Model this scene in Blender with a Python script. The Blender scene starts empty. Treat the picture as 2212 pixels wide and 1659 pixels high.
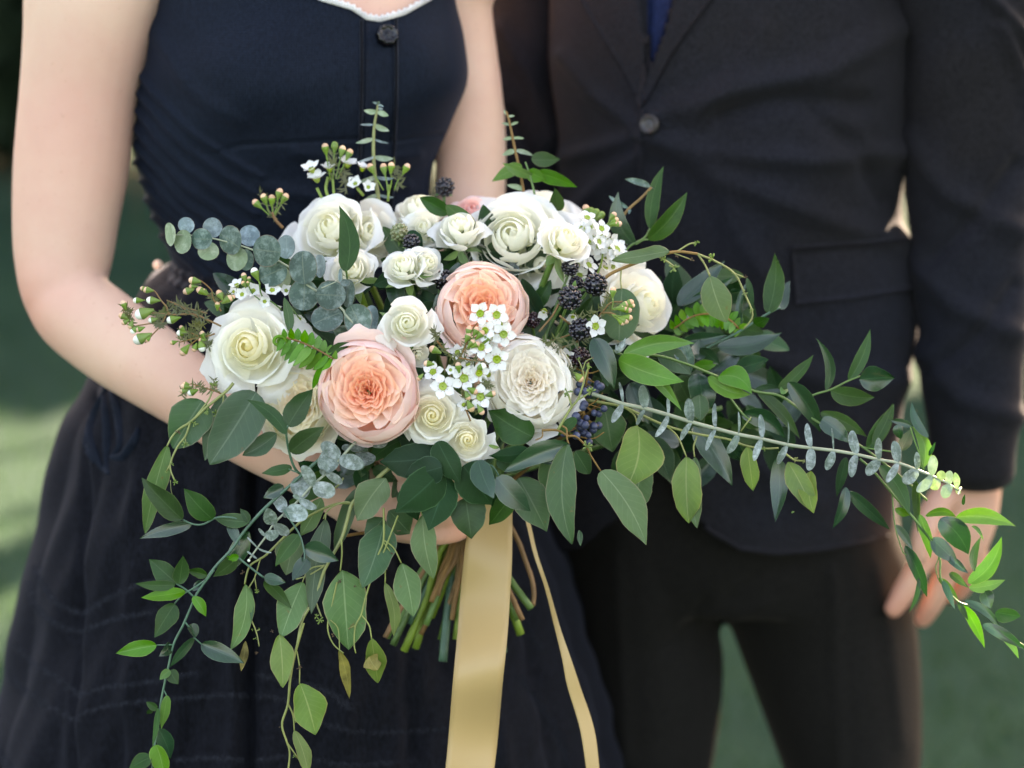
import bpy, bmesh, math, random
import numpy as np
from mathutils import Vector, Matrix
from mathutils.bvhtree import BVHTree

R = math.radians
scene = bpy.context.scene
col = scene.collection

# ---------------------------------------------------------------- camera, sky, sun, exposure
PITCH = R(13.9)
CAM = np.array([0.0, -1.87, 1.45])
FPX = 5223.0                       # focal length in picture units (picture 2212 x 1659)
FWD = np.array([0, math.cos(PITCH), -math.sin(PITCH)])
UP = np.array([0, math.sin(PITCH), math.cos(PITCH)])
RT = np.array([1.0, 0, 0])
cd = bpy.data.cameras.new('camera'); cam = bpy.data.objects.new('camera', cd); col.objects.link(cam)
cam.location = CAM.tolist(); cam.rotation_euler = (R(90) - PITCH, 0, 0)
cd.lens = 85; cd.sensor_width = 36; cd.clip_start = 0.05; cd.clip_end = 400
cd.dof.use_dof = True; cd.dof.focus_distance = 1.865; cd.dof.aperture_fstop = 3.0
scene.camera = cam
scene.render.engine = 'CYCLES'
scene.cycles.use_denoising = True
scene.cycles.max_bounces = 14; scene.cycles.diffuse_bounces = 9; scene.cycles.transmission_bounces = 10
scene.cycles.transparent_max_bounces = 8

SUN_EL, SUN_AZ = R(25), R(23)      # azimuth to the right of straight behind the couple
sundir = Vector((math.sin(SUN_AZ) * math.cos(SUN_EL), math.cos(SUN_AZ) * math.cos(SUN_EL), math.sin(SUN_EL)))
world = bpy.data.worlds.new('World'); scene.world = world; world.use_nodes = True
wn = world.node_tree.nodes; wl = world.node_tree.links
sky = wn.new('ShaderNodeTexSky'); sky.sky_type = 'NISHITA'; sky.sun_disc = False
sky.sun_elevation = SUN_EL; sky.sun_rotation = SUN_AZ
sky.air_density = 1.0; sky.dust_density = 4.0; sky.ozone_density = 0.8
bg = wn['Background']; bg.inputs['Strength'].default_value = 0.09
wl.new(sky.outputs[0], bg.inputs['Color'])
sd = bpy.data.lights.new('sun', 'SUN'); sun = bpy.data.objects.new('sun', sd); col.objects.link(sun)
sd.energy = 5.0; sd.angle = R(0.5); sd.color = (1.0, 0.93, 0.82)
sun.rotation_euler = (-sundir).to_track_quat('-Z', 'Y').to_euler()
sun.location = (3, 6, 8)
vs = scene.view_settings
vs.view_transform = 'Standard'; vs.look = 'None'; vs.gamma = 1; vs.use_curve_mapping = False
vs.exposure = 3.85
vs.use_white_balance = True; vs.white_balance_temperature = 8700; vs.white_balance_tint = 20

# ---------------------------------------------------------------- picture -> place
def ray(x, y):
    return FWD + RT * ((x - 1106.0) / FPX) + UP * ((829.5 - y) / FPX)
def Pd(x, y, d):                   # the point at distance d along the view axis
    return CAM + ray(x, y) * d
def PY(x, y, Y):                   # the point on the upright plane at depth Y
    r = ray(x, y); return CAM + r * ((Y - CAM[1]) / r[1])
def dep(P): return float(np.dot(np.asarray(P) - CAM, FWD))
def mpx(d): return d / FPX
def proj(P):
    q = np.asarray(P) - CAM; d = q @ FWD
    return 1106 + FPX * (q @ RT) / d, 829.5 - FPX * (q @ UP) / d
def unit(v):
    v = np.asarray(v, float); return v / max(1e-9, np.linalg.norm(v))
FR = {  # detail frames: offset and scale of each enlarged view
 'v': (0, 0, 1), 1: (221.2, 353.9, .28), 2: (530.9, 194.7, .24), 3: (884.8, 371.6, .28), 4: (530.9, 619.4, .24),
 5: (884.8, 548.6, .28), 6: (221.2, 796.3, .28), 7: (221.2, 1194.5, .28), 8: (752.1, 1017.5, .28),
 9: (1194.5, 752.1, .28), 10: (1592.6, 752.1, .28), 11: (1681.1, 973.3, .2933), 12: (1283, 353.9, .32),
 13: (1283, 530.9, .32), 14: (796.3, 840.6, .24), 15: (530.9, 1017.5, .24), 16: (247.7, 548.6, .2), 17: (0, 831.7, .5)}
def f2v(f, x, y):
    ox, oy, s = FR[f]; return ox + s * x, oy + s * y

# ---------------------------------------------------------------- mesh helpers
def tag(o, label=None, cat=None, group=None, kind=None):
    if label: o['label'] = label
    if cat: o['category'] = cat
    if group: o['group'] = group
    if kind: o['kind'] = kind
    return o
def empty(name, loc):
    o = bpy.data.objects.new(name, None); col.objects.link(o); o.location = [float(c) for c in loc]
    o.empty_display_size = 0.02
    return o
def mk(name, V, F, mat, parent=None, uv=None, colr=None, label=None, kind=None, smooth=True, loc=None):
    V = np.asarray(V, float)
    me = bpy.data.meshes.new(name)
    org = np.zeros(3)
    if parent is not None:
        org = np.array(root_loc(parent))
    elif loc is not None: org = np.asarray(loc, float)
    me.from_pydata((V - org).tolist(), [], [tuple(int(i) for i in f) for f in F])
    if smooth: me.polygons.foreach_set('use_smooth', [True] * len(me.polygons))
    if uv is not None:
        ul = me.uv_layers.new(name='UVMap')
        li = np.empty(len(me.loops), dtype=np.int32); me.loops.foreach_get('vertex_index', li)
        ul.data.foreach_set('uv', np.asarray(uv, float)[li].ravel())
    if colr is not None:
        ca = me.color_attributes.new('Pigment', 'FLOAT_COLOR', 'POINT')
        c = np.ones((len(V), 4)); c[:, :3] = colr
        ca.data.foreach_set('color', c.ravel())
    me.update()
    if mat: me.materials.append(mat)
    o = bpy.data.objects.new(name, me); col.objects.link(o)
    if parent is not None: o.parent = parent
    elif loc is not None: o.location = [float(c) for c in loc]
    if label: o['label'] = label
    if kind: o['kind'] = kind
    return o
def root_loc(o):
    l = Vector((0, 0, 0))
    while o is not None:
        l += o.location; o = o.parent
    return l
def gridf(n, m, off=0, wrap=False):
    F = []
    for i in range(n - 1):
        for j in range(m if wrap else m - 1):
            k = (j + 1) % m
            F.append((off + i * m + j, off + i * m + k, off + (i + 1) * m + k, off + (i + 1) * m + j))
    return F
def cr(P, n):
    """Catmull-Rom resampling of rows P to n rows."""
    P = np.asarray(P, float)
    if len(P) == 2:
        t = np.linspace(0, 1, n)[:, None]; return P[0] * (1 - t) + P[1] * t
    Q = np.vstack([2 * P[0] - P[1], P, 2 * P[-1] - P[-2]])
    seg = np.linalg.norm(np.diff(P[:, :3], axis=0), axis=1) + 1e-9
    cum = np.concatenate([[0], np.cumsum(seg)]); T = np.linspace(0, cum[-1], n)
    out = []
    for t in T:
        i = min(len(P) - 2, int(np.searchsorted(cum, t, 'right') - 1)); u = (t - cum[i]) / seg[i]
        a, b, c, d = Q[i], Q[i + 1], Q[i + 2], Q[i + 3]
        out.append(0.5 * ((2 * b) + (c - a) * u + (2 * a - 5 * b + 4 * c - d) * u * u + (3 * b - a - 3 * c + d) * u ** 3))
    return np.array(out)
class MB:
    def __init__(s): s.V = []; s.F = []; s.UV = []; s.n = 0
    def add(s, V, F, uv=None):
        V = np.asarray(V, float); s.V.append(V); s.F += [tuple(i + s.n for i in f) for f in F]; s.n += len(V)
        s.UV.append(np.zeros((len(V), 2)) if uv is None else uv)
    def tube(s, pts, rad, n=7, samples=None, sq=1.0, ref=(0, 1, 0)):
        pts = np.asarray(pts, float); rad = np.atleast_1d(rad)
        if len(rad) != len(pts): rad = np.interp(np.linspace(0, 1, len(pts)), np.linspace(0, 1, len(rad)), rad)
        A = np.hstack([pts, rad[:, None]])
        m = samples or max(2, (len(pts) - 1) * 5 + 1)
        if len(pts) > 2: A = cr(A, m)
        V, F, uv = sweep(A[:, :3], A[:, 3], A[:, 3] * sq, n, ref)
        s.add(V, F, uv)
    def ball(s, c, r, nu=8, nv=6, axes=None):
        V = []; r = np.ones(3) * r
        for i in range(nv + 1):
            a = math.pi * i / nv
            for j in range(nu):
                b = 2 * math.pi * j / nu
                V.append((math.sin(a) * math.cos(b) * r[0], math.sin(a) * math.sin(b) * r[1], math.cos(a) * r[2]))
        V = np.array(V)
        if axes is not None: V = V @ np.asarray(axes)
        s.add(V + np.asarray(c), gridf(nv + 1, nu, 0, True))
    def build(s, name, mat, parent=None, **k):
        if not s.V: return None
        return mk(name, np.vstack(s.V), s.F, mat, parent, uv=np.vstack(s.UV), **k)
def sweep(C, w, d, n=12, ref=(0, 1, 0), power=1.0, cap=True):
    """closed tube: centres C, half width w (across), half depth d (along ref)."""
    C = np.asarray(C, float); m = len(C)
    T = np.gradient(C, axis=0); T /= np.linalg.norm(T, axis=1)[:, None] + 1e-12
    ref = np.asarray(ref, float)
    V = []; uv = []
    prevS = None
    th = np.linspace(0, 2 * math.pi, n, endpoint=False)
    c, s_ = np.cos(th), np.sin(th)
    if power != 1.0: c = np.sign(c) * np.abs(c) ** power; s_ = np.sign(s_) * np.abs(s_) ** power
    for i in range(m):
        S = np.cross(T[i], ref)
        if np.linalg.norm(S) < 0.15: S = prevS if prevS is not None else np.cross(T[i], ref + np.array([0.31, 0.1, 0.2]))
        S = S - T[i] * np.dot(S, T[i]); S = unit(S)
        if prevS is not None and np.dot(S, prevS) < 0: S = -S
        prevS = S; D = np.cross(S, T[i])
        V.append(C[i] + w[i] * c[:, None] * S + d[i] * s_[:, None] * D)
        uv.append(np.stack([th / (2 * math.pi), np.full(n, i / max(1, m - 1))], 1))
    V = np.vstack(V); uv = np.vstack(uv); F = gridf(m, n, 0, True)
    if cap:
        V = np.vstack([V, C[0], C[-1]]); uv = np.vstack([uv, [[0, 0], [0, 1]]])
        a, b = m * n, m * n + 1
        F = F + [(a, (j + 1) % n, j) for j in range(n)] + [(b, (m - 1) * n + j, (m - 1) * n + (j + 1) % n) for j in range(n)]
    return V, F, uv

# ---------------------------------------------------------------- materials
def newmat(name):
    m = bpy.data.materials.new(name); m.use_nodes = True
    nt = m.node_tree; nt.nodes.clear()
    out = nt.nodes.new('ShaderNodeOutputMaterial'); return m, nt, out
def N(nt, t, **k):
    n = nt.nodes.new(t)
    for a, b in k.items():
        if a.startswith('i_'):
            key = a[2:]
            n.inputs[int(key) if key.isdigit() else key.replace('_', ' ')].default_value = b
        else: setattr(n, a, b)
    return n
def mixc(nt, fac, a, b, blend='MIX'):
    n = nt.nodes.new('ShaderNodeMix'); n.data_type = 'RGBA'; n.blend_type = blend
    for idx, v in ((0, fac), (6, a), (7, b)):
        if hasattr(v, 'is_linked') or hasattr(v, 'links'): nt.links.new(v, n.inputs[idx])
        else: n.inputs[idx].default_value = v if idx == 0 else (*v, 1)
    return n.outputs[2]
def ramp(nt, src, stops):
    n = nt.nodes.new('ShaderNodeValToRGB'); e = n.color_ramp.elements
    while len(e) < len(stops): e.new(0.5)
    for el, (p, c) in zip(e, stops): el.position = p; el.color = (*c, 1) if not isinstance(c, (int, float)) else (c, c, c, 1)
    nt.links.new(src, n.inputs[0]); return n.outputs[0]
def noise(nt, scale, detail=3, coord='Object', rough=0.5, stretch=None):
    tc = nt.nodes.new('ShaderNodeTexCoord'); nz = nt.nodes.new('ShaderNodeTexNoise')
    nz.inputs['Scale'].default_value = scale; nz.inputs['Detail'].default_value = detail; nz.inputs['Roughness'].default_value = rough
    src = tc.outputs[coord]
    if stretch:
        mp = nt.nodes.new('ShaderNodeMapping'); mp.inputs['Scale'].default_value = stretch; nt.links.new(src, mp.inputs[0]); src = mp.outputs[0]
    nt.links.new(src, nz.inputs['Vector']); return nz.outputs['Fac']
def bump(nt, h, strength, dist):
    b = nt.nodes.new('ShaderNodeBump'); b.inputs['Strength'].default_value = strength; b.inputs['Distance'].default_value = dist
    nt.links.new(h, b.inputs['Height']); return b.outputs[0]
def math_(nt, op, a, b=None, c=None):
    n = nt.nodes.new('ShaderNodeMath'); n.operation = op
    for i, v in enumerate((a, b, c)):
        if v is None: continue
        if isinstance(v, (int, float)): n.inputs[i].default_value = v
        else: nt.links.new(v, n.inputs[i])
    return n.outputs[0]
def vary(nt, c, dv=0.12, dh=0.02, ds=0.1):
    oi = nt.nodes.new('ShaderNodeObjectInfo'); h = nt.nodes.new('ShaderNodeHueSaturation')
    nt.links.new(c, h.inputs['Color'])
    r = oi.outputs['Random']
    nt.links.new(math_(nt, 'MULTIPLY_ADD', r, 2 * dv, 1 - dv), h.inputs['Value'])
    r2 = math_(nt, 'FRACT', math_(nt, 'MULTIPLY', r, 17.3))
    nt.links.new(math_(nt, 'MULTIPLY_ADD', r2, 2 * dh, 0.5 - dh), h.inputs['Hue'])
    r3 = math_(nt, 'FRACT', math_(nt, 'MULTIPLY', r, 41.7))
    nt.links.new(math_(nt, 'MULTIPLY_ADD', r3, 2 * ds, 1 - ds), h.inputs['Saturation'])
    return h.outputs[0]
def surf(nt, out, c, rough=0.5, spec=0.5, normal=None, trans=0.0, transc=None, sheen=0.0, sheenc=(1, 1, 1), coat=0.0, sss=0.0, sssr=None):
    p = nt.nodes.new('ShaderNodeBsdfPrincipled')
    if hasattr(c, 'links'): nt.links.new(c, p.inputs['Base Color'])
    else: p.inputs['Base Color'].default_value = (*c, 1)
    if hasattr(rough, 'links'): nt.links.new(rough, p.inputs['Roughness'])
    else: p.inputs['Roughness'].default_value = rough
    p.inputs['Specular IOR Level'].default_value = spec
    p.inputs['Sheen Weight'].default_value = sheen; p.inputs['Sheen Tint'].default_value = (*sheenc, 1); p.inputs['Sheen Roughness'].default_value = 0.45
    p.inputs['Coat Weight'].default_value = coat; p.inputs['Coat Roughness'].default_value = 0.25
    if sss:
        p.inputs['Subsurface Weight'].default_value = sss; p.inputs['Subsurface Radius'].default_value = sssr or (1, .4, .25)
        p.inputs['Subsurface Scale'].default_value = 0.006
    if normal is not None: nt.links.new(normal, p.inputs['Normal'])
    res = p.outputs[0]
    if trans > 0:
        t = nt.nodes.new('ShaderNodeBsdfTranslucent')
        tc_ = transc if transc is not None else c
        if hasattr(tc_, 'links'): nt.links.new(tc_, t.inputs['Color'])
        else: t.inputs['Color'].default_value = (*tc_, 1)
        if normal is not None: nt.links.new(normal, t.inputs['Normal'])
        mx = nt.nodes.new('ShaderNodeMixShader'); mx.inputs[0].default_value = trans
        nt.links.new(res, mx.inputs[1]); nt.links.new(t.outputs[0], mx.inputs[2]); res = mx.outputs[0]
    nt.links.new(res, out.inputs['Surface']); return p

def petal_mat(name, trans=0.35):
    m, nt, out = newmat(name)
    a = N(nt, 'ShaderNodeAttribute', attribute_name='Pigment')
    nz = noise(nt, 60, 4)
    c = mixc(nt, 0.35, a.outputs['Color'], mixc(nt, nz, (0.93, 0.93, 0.91), (1, 1, 1)), 'MULTIPLY')
    c = vary(nt, c, 0.03, 0.004, 0.08)
    tr = mixc(nt, 1.0, c, (1.0, 0.97, 0.86), 'MULTIPLY')
    vein = noise(nt, 7, 4, 'UV', 0.6, (16, 1.2, 1))
    nrm = bump(nt, vein, 0.28, 0.0012)
    surf(nt, out, c, 0.62, 0.25, nrm, trans, tr, sheen=0.08)
    return m
def leaf_mat(name, top, rib, edge, rough=0.4, mott=(0.6, 1.0), mscale=40, trans=0.25, spec=0.5, dv=0.15, dh=0.015, coat=0.0, bloom=None, spots=0.0, transc=None):
    m, nt, out = newmat(name)
    uvn = N(nt, 'ShaderNodeTexCoord'); sp = N(nt, 'ShaderNodeSeparateXYZ'); nt.links.new(uvn.outputs['UV'], sp.inputs[0])
    s = math_(nt, 'ABSOLUTE', math_(nt, 'MULTIPLY_ADD', sp.outputs[1], 2.0, -1.0))
    nz = noise(nt, mscale, 5, 'Object', 0.62)
    f = ramp(nt, nz, [(0.3, mott[0]), (0.72, mott[1])])
    c = mixc(nt, 1.0, top, f, 'MULTIPLY')
    big = noise(nt, 14, 2)
    c = mixc(nt, ramp(nt, big, [(0.4, 0), (0.75, 0.16)]), c, rib)
    if bloom: c = mixc(nt, ramp(nt, noise(nt, mscale * 1.7, 6, 'Object', 0.7), [(0.46, 0), (0.66, 0.75)]), c, bloom)
    if spots: c = mixc(nt, ramp(nt, noise(nt, 130, 3), [(0.68, 0), (0.74, spots)]), c, (0.16, 0.09, 0.03))
    # side veins running out from the rib
    vt = math_(nt, 'FRACT', math_(nt, 'MULTIPLY_ADD', sp.outputs[0], 9.0, math_(nt, 'MULTIPLY', s, -2.2)))
    vv = ramp(nt, math_(nt, 'ABSOLUTE', math_(nt, 'ADD', vt, -0.5)), [(0.0, 0.17), (0.08, 0)])
    c = mixc(nt, vv, c, rib)
    c = mixc(nt, ramp(nt, s, [(0.02, 0.6), (0.055, 0)]), c, rib)
    c = mixc(nt, ramp(nt, s, [(0.93, 0), (1.0, 0.8)]), c, edge)
    c = vary(nt, c, dv, dh, 0.15)
    h = math_(nt, 'ADD', nz, math_(nt, 'MULTIPLY', vv, -0.6))
    tr = mixc(nt, 1.0, c, transc or (0.7, 0.95, 0.30), 'MULTIPLY') 
    surf(nt, out, c, rough, spec, bump(nt, h, 0.25, 0.0008), trans, tr, coat=coat)
    return m
M = {}
M['petal'] = petal_mat('petal_white', 0.48)
M['peach'] = petal_mat('petal_peach', 0.45)
M['ruscus'] = leaf_mat('ruscus_leaf', (0.02, 0.068, 0.013), (0.061, 0.125, 0.044), (0.110, 0.150, 0.050), 0.45, (0.7, 1.1), 60, 0.22, 0.25)
M['ruscus_light'] = leaf_mat('ruscus_leaf_young', (0.05, 0.165, 0.014), (0.124, 0.228, 0.060), (0.195, 0.252, 0.084), 0.4, (0.75, 1.1), 60, 0.16, 0.3)
M['ruscus_dark'] = leaf_mat('ruscus_leaf_glossy', (0.011, 0.045, 0.018), (0.035, 0.085, 0.040), (0.070, 0.120, 0.060), 0.24, (0.7, 1.1), 60, 0.12, 0.5, coat=0.18)
M['salal'] = leaf_mat('broad_dark_leaf', (0.009, 0.038, 0.012), (0.025, 0.072, 0.035), (0.060, 0.132, 0.060), 0.45, (0.8, 1.1), 50, 0.10, 0.10, spots=0.0, bloom=None)
M['seeded'] = leaf_mat('seeded_eucalyptus_leaf', (0.092, 0.168, 0.066), (0.232, 0.304, 0.160), (0.288, 0.240, 0.144), 0.5, (0.82, 1.08), 45, 0.25, 0.2, spots=0.5)
M['seeded_yellow'] = leaf_mat('seeded_eucalyptus_leaf_young', (0.13, 0.215, 0.048), (0.304, 0.338, 0.135), (0.336, 0.255, 0.120), 0.5, (0.8, 1.08), 45, 0.35, 0.35, spots=0.4)
M['seeded_deep'] = leaf_mat('seeded_eucalyptus_leaf_deep', (0.036, 0.094, 0.034), (0.128, 0.189, 0.105), (0.195, 0.182, 0.112), 0.5, (0.8, 1.08), 45, 0.2, 0.4, spots=0.4)
M['silver'] = leaf_mat('silver_dollar_leaf', (0.066, 0.125, 0.105), (0.165, 0.203, 0.150), (0.225, 0.150, 0.098), 0.6, (0.6, 1.1), 70, 0.18, 0.3, bloom=(0.27, 0.36, 0.34), dh=0.02)
M['silver_blue'] = leaf_mat('silver_dollar_leaf_blue', (0.152, 0.232, 0.248), (0.192, 0.272, 0.272), (0.240, 0.192, 0.176), 0.5, (0.6, 1.1), 70, 0.15, 0.4, bloom=(0.36, 0.48, 0.52))
M['silver_pale'] = leaf_mat('silver_dollar_leaf_pale', (0.208, 0.288, 0.176), (0.272, 0.336, 0.216), (0.272, 0.264, 0.144), 0.6, (0.7, 1.1), 70, 0.1, 0.3, bloom=(0.40, 0.47, 0.36))
M['baby'] = leaf_mat('baby_eucalyptus_leaf', (0.128, 0.178, 0.145), (0.221, 0.264, 0.212), (0.289, 0.306, 0.238), 0.55, (0.5, 1.15), 110, 0.08, 0.35, bloom=(0.40, 0.46, 0.45))
M['fern'] = leaf_mat('fern_leaf', (0.085, 0.26, 0.025), (0.133, 0.280, 0.063), (0.112, 0.234, 0.049), 0.5, (0.85, 1.1), 60, 0.35, 0.35)
M['brown'] = leaf_mat('withered_leaf', (0.28, 0.24, 0.08), (0.33, 0.30, 0.12), (0.17, 0.10, 0.04), 0.7, (0.4, 1.2), 90, 0.25, 0.2, spots=0.8)
M['sepal'] = leaf_mat('sepal', (0.143, 0.247, 0.083), (0.225, 0.330, 0.135), (0.413, 0.465, 0.315), 0.5, (0.8, 1.1), 60, 0.3, 0.35)
M['needle'] = leaf_mat('needle_leaf', (0.036, 0.078, 0.024), (0.072, 0.120, 0.030), (0.120, 0.120, 0.042), 0.5, (0.8, 1.1), 60, 0.2, 0.4)
def plain(name, c, rough=0.5, spec=0.4, nscale=80, dark=0.75, bstr=0.2, bdist=0.0006, **k):
    m, nt, out = newmat(name)
    nz = noise(nt, nscale, 4)
    cc = mixc(nt, 1.0, c, ramp(nt, nz, [(0.3, dark), (0.7, 1.08)]), 'MULTIPLY')
    cc = vary(nt, cc, 0.08, 0.008, 0.08)
    surf(nt, out, cc, rough, spec, bump(nt, nz, bstr, bdist), **k); return m
M['stem_green'] = plain('green_stem', (0.085, 0.169, 0.039), 0.5)
M['stem_bright'] = plain('bright_green_stem', (0.169, 0.260, 0.033), 0.5)
M['stem_blue'] = plain('blue_green_stem', (0.055, 0.130, 0.078), 0.45)
M['stem_yellow'] = plain('yellow_green_stem', (0.221, 0.247, 0.078), 0.5)
M['stem_pale'] = plain('pale_stem', (0.286, 0.325, 0.221), 0.6)
M['stem_brown'] = plain('brown_woody_stem', (0.215, 0.117, 0.039), 0.7)
M['seed'] = plain('green_seed', (0.143, 0.221, 0.046), 0.5)
M['seed_brown'] = plain('brown_seed', (0.10, 0.06, 0.03), 0.7)
M['wax'] = plain('wax_petal', (0.72, 0.73, 0.70), 0.5, 0.2, trans=0.2, dark=0.93)
M['waxcup'] = plain('wax_cup', (0.30, 0.42, 0.03), 0.35, 0.5, nscale=400, dark=0.5)
M['waxdot'] = plain('stamen', (0.45, 0.12, 0.03), 0.5)
M['bud_pink'] = plain('pink_bud', (0.72, 0.44, 0.27), 0.45, nscale=200, dark=0.7)
M['bud_white'] = plain('white_bud', (0.80, 0.83, 0.72), 0.4)
M['bud_green'] = plain('green_calyx', (0.130, 0.221, 0.033), 0.45)
def berry(name, c, rough, bloomc=None, coat=0.5):
    m, nt, out = newmat(name)
    nz = noise(nt, 150, 3)
    cc = mixc(nt, ramp(nt, nz, [(0.45, 0), (0.7, 1)]), c, bloomc or tuple(x * 1.8 for x in c))
    surf(nt, out, cc, rough, 0.6, None, coat=coat); return m
M['blackberry'] = berry('blackberry_flesh', (0.003, 0.0025, 0.006), 0.2, (0.007, 0.006, 0.014), 0.15)
M['redberry'] = berry('half_ripe_blackberry_flesh', (0.022, 0.003, 0.006), 0.22, (0.006, 0.003, 0.01), 0.15)
M['greenberry'] = berry('unripe_blackberry_flesh', (0.16, 0.20, 0.08), 0.4, (0.25, 0.20, 0.1))
M['privet'] = berry('blue_berry_skin', (0.020, 0.028, 0.065), 0.5, (0.065, 0.085, 0.16), 0.0)

def fabric(name, c, c2, scale=900, rough=0.8, sheen=0.1, sheenc=(0.6, 0.65, 0.8), bstr=0.35, spec=0.06, big=6):
    m, nt, out = newmat(name)
    tc = nt.nodes.new('ShaderNodeTexCoord')
    w1 = N(nt, 'ShaderNodeTexWave', wave_type='BANDS', bands_direction='X'); w2 = N(nt, 'ShaderNodeTexWave', wave_type='BANDS', bands_direction='Z')
    for w in (w1, w2):
        w.inputs['Scale'].default_value = scale / 6; w.inputs['Distortion'].default_value = 1.5; nt.links.new(tc.outputs['Object'], w.inputs['Vector'])
    nz = noise(nt, scale, 3); nb = noise(nt, big, 4)
    c_ = mixc(nt, ramp(nt, nb, [(0.35, 0), (0.7, 1)]), c, c2)
    c_ = mixc(nt, 0.55 if 'dress' in name else 0.85, c_, ramp(nt, noise(nt, scale * .55, 2, 'Object', .6, (1, 1, .45)), [(0.3, 0.45), (0.7, 1.55)]), 'MULTIPLY')
    h = math_(nt, 'ADD', math_(nt, 'ADD', w1.outputs['Fac'], w2.outputs['Fac']), nz)
    surf(nt, out, c_, rough, spec, bump(nt, h, bstr, 0.0005), sheen=sheen, sheenc=sheenc); return m
M['dress'] = fabric('navy_dress_cloth', (0.0048, 0.0079, 0.0142), (0.0064, 0.0104, 0.0179), 900, 0.62, 0.06, (0.5, 0.6, 0.9))
M['skirt'] = fabric('dark_skirt_cloth', (0.0047, 0.0053, 0.0077), (0.0063, 0.0070, 0.0100), 700, 0.8, 0.05, (0.5, 0.55, 0.75))
M['trim'] = fabric('dress_trim', (0.0030, 0.0035, 0.0050), (0.0050, 0.0060, 0.0090), 900, 0.7, 0.2)
M['fringe'] = fabric('fringe_thread', (0.012, 0.014, 0.019), (0.018, 0.019, 0.024), 500, 0.9, 0.5, (0.7, 0.75, 0.9), 0.6)
M['jacket'] = fabric('jacket_wool', (0.0125, 0.0115, 0.0124), (0.0116, 0.0125, 0.0171), 1200, 0.85, 0.05, (0.75, 0.7, 0.75))
M['trouser'] = fabric('trouser_wool', (0.0086, 0.0080, 0.0072), (0.0106, 0.0100, 0.0092), 1200, 0.9, 0.05, (0.8, 0.7, 0.6))
M['shirt'] = fabric('blue_cloth', (0.0048, 0.0108, 0.0384), (0.0072, 0.0144, 0.0480), 900, 0.6, 0.2)
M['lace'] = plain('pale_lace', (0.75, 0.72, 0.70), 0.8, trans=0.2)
def skinmat(name, a, b):
    m, nt, out = newmat(name)
    nb = noise(nt, 9, 4); nf = noise(nt, 700, 3)
    c = mixc(nt, ramp(nt, nb, [(0.35, 0), (0.68, 1)]), a, b)
    pg = N(nt, 'ShaderNodeAttribute', attribute_name='Flush'); c = mixc(nt, pg.outputs['Fac'], c, tuple(x * y for x, y in zip(a, (1.0, .80, .78))))
    fine = noise(nt, 55, 5, 'Object', .65); c = mixc(nt, ramp(nt, fine, [(0.35, .0), (0.75, .28)]), c, tuple(x * y for x, y in zip(a, (.93, .86, .84))))
    fr = ramp(nt, noise(nt, 260, 2), [(0.67, 0), (0.74, 0.2)])
    c = mixc(nt, fr, c, (0.38, 0.19, 0.11))
    surf(nt, out, c, 0.5, 0.35, bump(nt, nf, 0.15, 0.0004), sheen=0.05, sss=0.12); return m
M['skin'] = skinmat('pale_skin', (0.60, 0.345, 0.255), (0.64, 0.425, 0.305))
M['skin_man'] = skinmat('warm_skin', (0.54, 0.28, 0.20), (0.58, 0.34, 0.23))
M['hair'] = plain('hair', (0.06, 0.035, 0.02), 0.5)
M['satin'] = None
m, nt, out = newmat('gold_satin')
nz = noise(nt, 5, 2); wv = noise(nt, 900, 2, 'Object', 0.5, (1, 1, 0.15))
c = mixc(nt, nz, (0.45, 0.295, 0.115), (0.52, 0.345, 0.145))
surf(nt, out, c, 0.42, 0.5, bump(nt, wv, 0.12, 0.0003), trans=0.12, sheen=0.2); M['satin'] = m
m, nt, out = newmat('black_glass'); surf(nt, out, (0.002, 0.002, 0.003), 0.16, 0.35, coat=0.1); M['button'] = m
m, nt, out = newmat('horn_button'); nz = noise(nt, 200, 3)
surf(nt, out, mixc(nt, nz, (0.005, 0.012, 0.02), (0.05, 0.035, 0.025)), 0.25, 0.3, coat=0.1); M['horn'] = m
m, nt, out = newmat('shoe_leather'); surf(nt, out, (0.02, 0.015, 0.012), 0.3, 0.5); M['shoe'] = m
# ================================================================ the setting
rng = np.random.default_rng(7)
m, nt, out = newmat('lawn')
nz = noise(nt, 1.3, 4); nf = noise(nt, 60, 4)
c = mixc(nt, ramp(nt, nz, [(0.35, 0), (0.68, 1)]), (0.0085, 0.028, 0.0185), (0.0160, 0.042, 0.0240))
c = mixc(nt, 0.6, c, ramp(nt, nf, [(0.3, 0.55), (0.7, 1.3)]), 'MULTIPLY')
surf(nt, out, c, 0.9, 0.05, bump(nt, nf, 0.6, 0.02)); M['lawn'] = m
m, nt, out = newmat('grass_blade')
surf(nt, out, vary(nt, mixc(nt, 0.0, (0.015, 0.043, 0.024), (1, 1, 1)), 0.1), 0.8, 0.05, None, 0.3, (0.03, 0.08, 0.01)); M['grass'] = m
gx = np.linspace(-1, 1, 60); gx = np.sign(gx) * (np.abs(gx) ** 2.2) * 150
XX, YY = np.meshgrid(gx, gx + 4, indexing='ij')
ZZ = 0.02 * np.sin(XX * 0.7) * np.cos(YY * 0.5)
mk('lawn', np.stack([XX, YY, ZZ - 0.02], -1).reshape(-1, 3), gridf(60, 60), M['lawn'], kind='structure')
nb = 26000
bx = rng.uniform(-2.2, 2.2, nb); by = rng.uniform(0.2, 6.5, nb); bh = rng.uniform(0.02, 0.045, nb); ba = rng.uniform(0, 6.28, nb)
lean = rng.normal(0, 0.012, (nb, 2))
base = np.stack([bx, by, 0.02 * np.sin(bx * 0.7) * np.cos(by * 0.5) - 0.022], 1)
side = np.stack([np.cos(ba), np.sin(ba), np.zeros(nb)], 1) * 0.0028
top = base + np.stack([lean[:, 0], lean[:, 1], bh], 1)
V = np.stack([base - side, base + side, top], 1).reshape(-1, 3)
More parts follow.
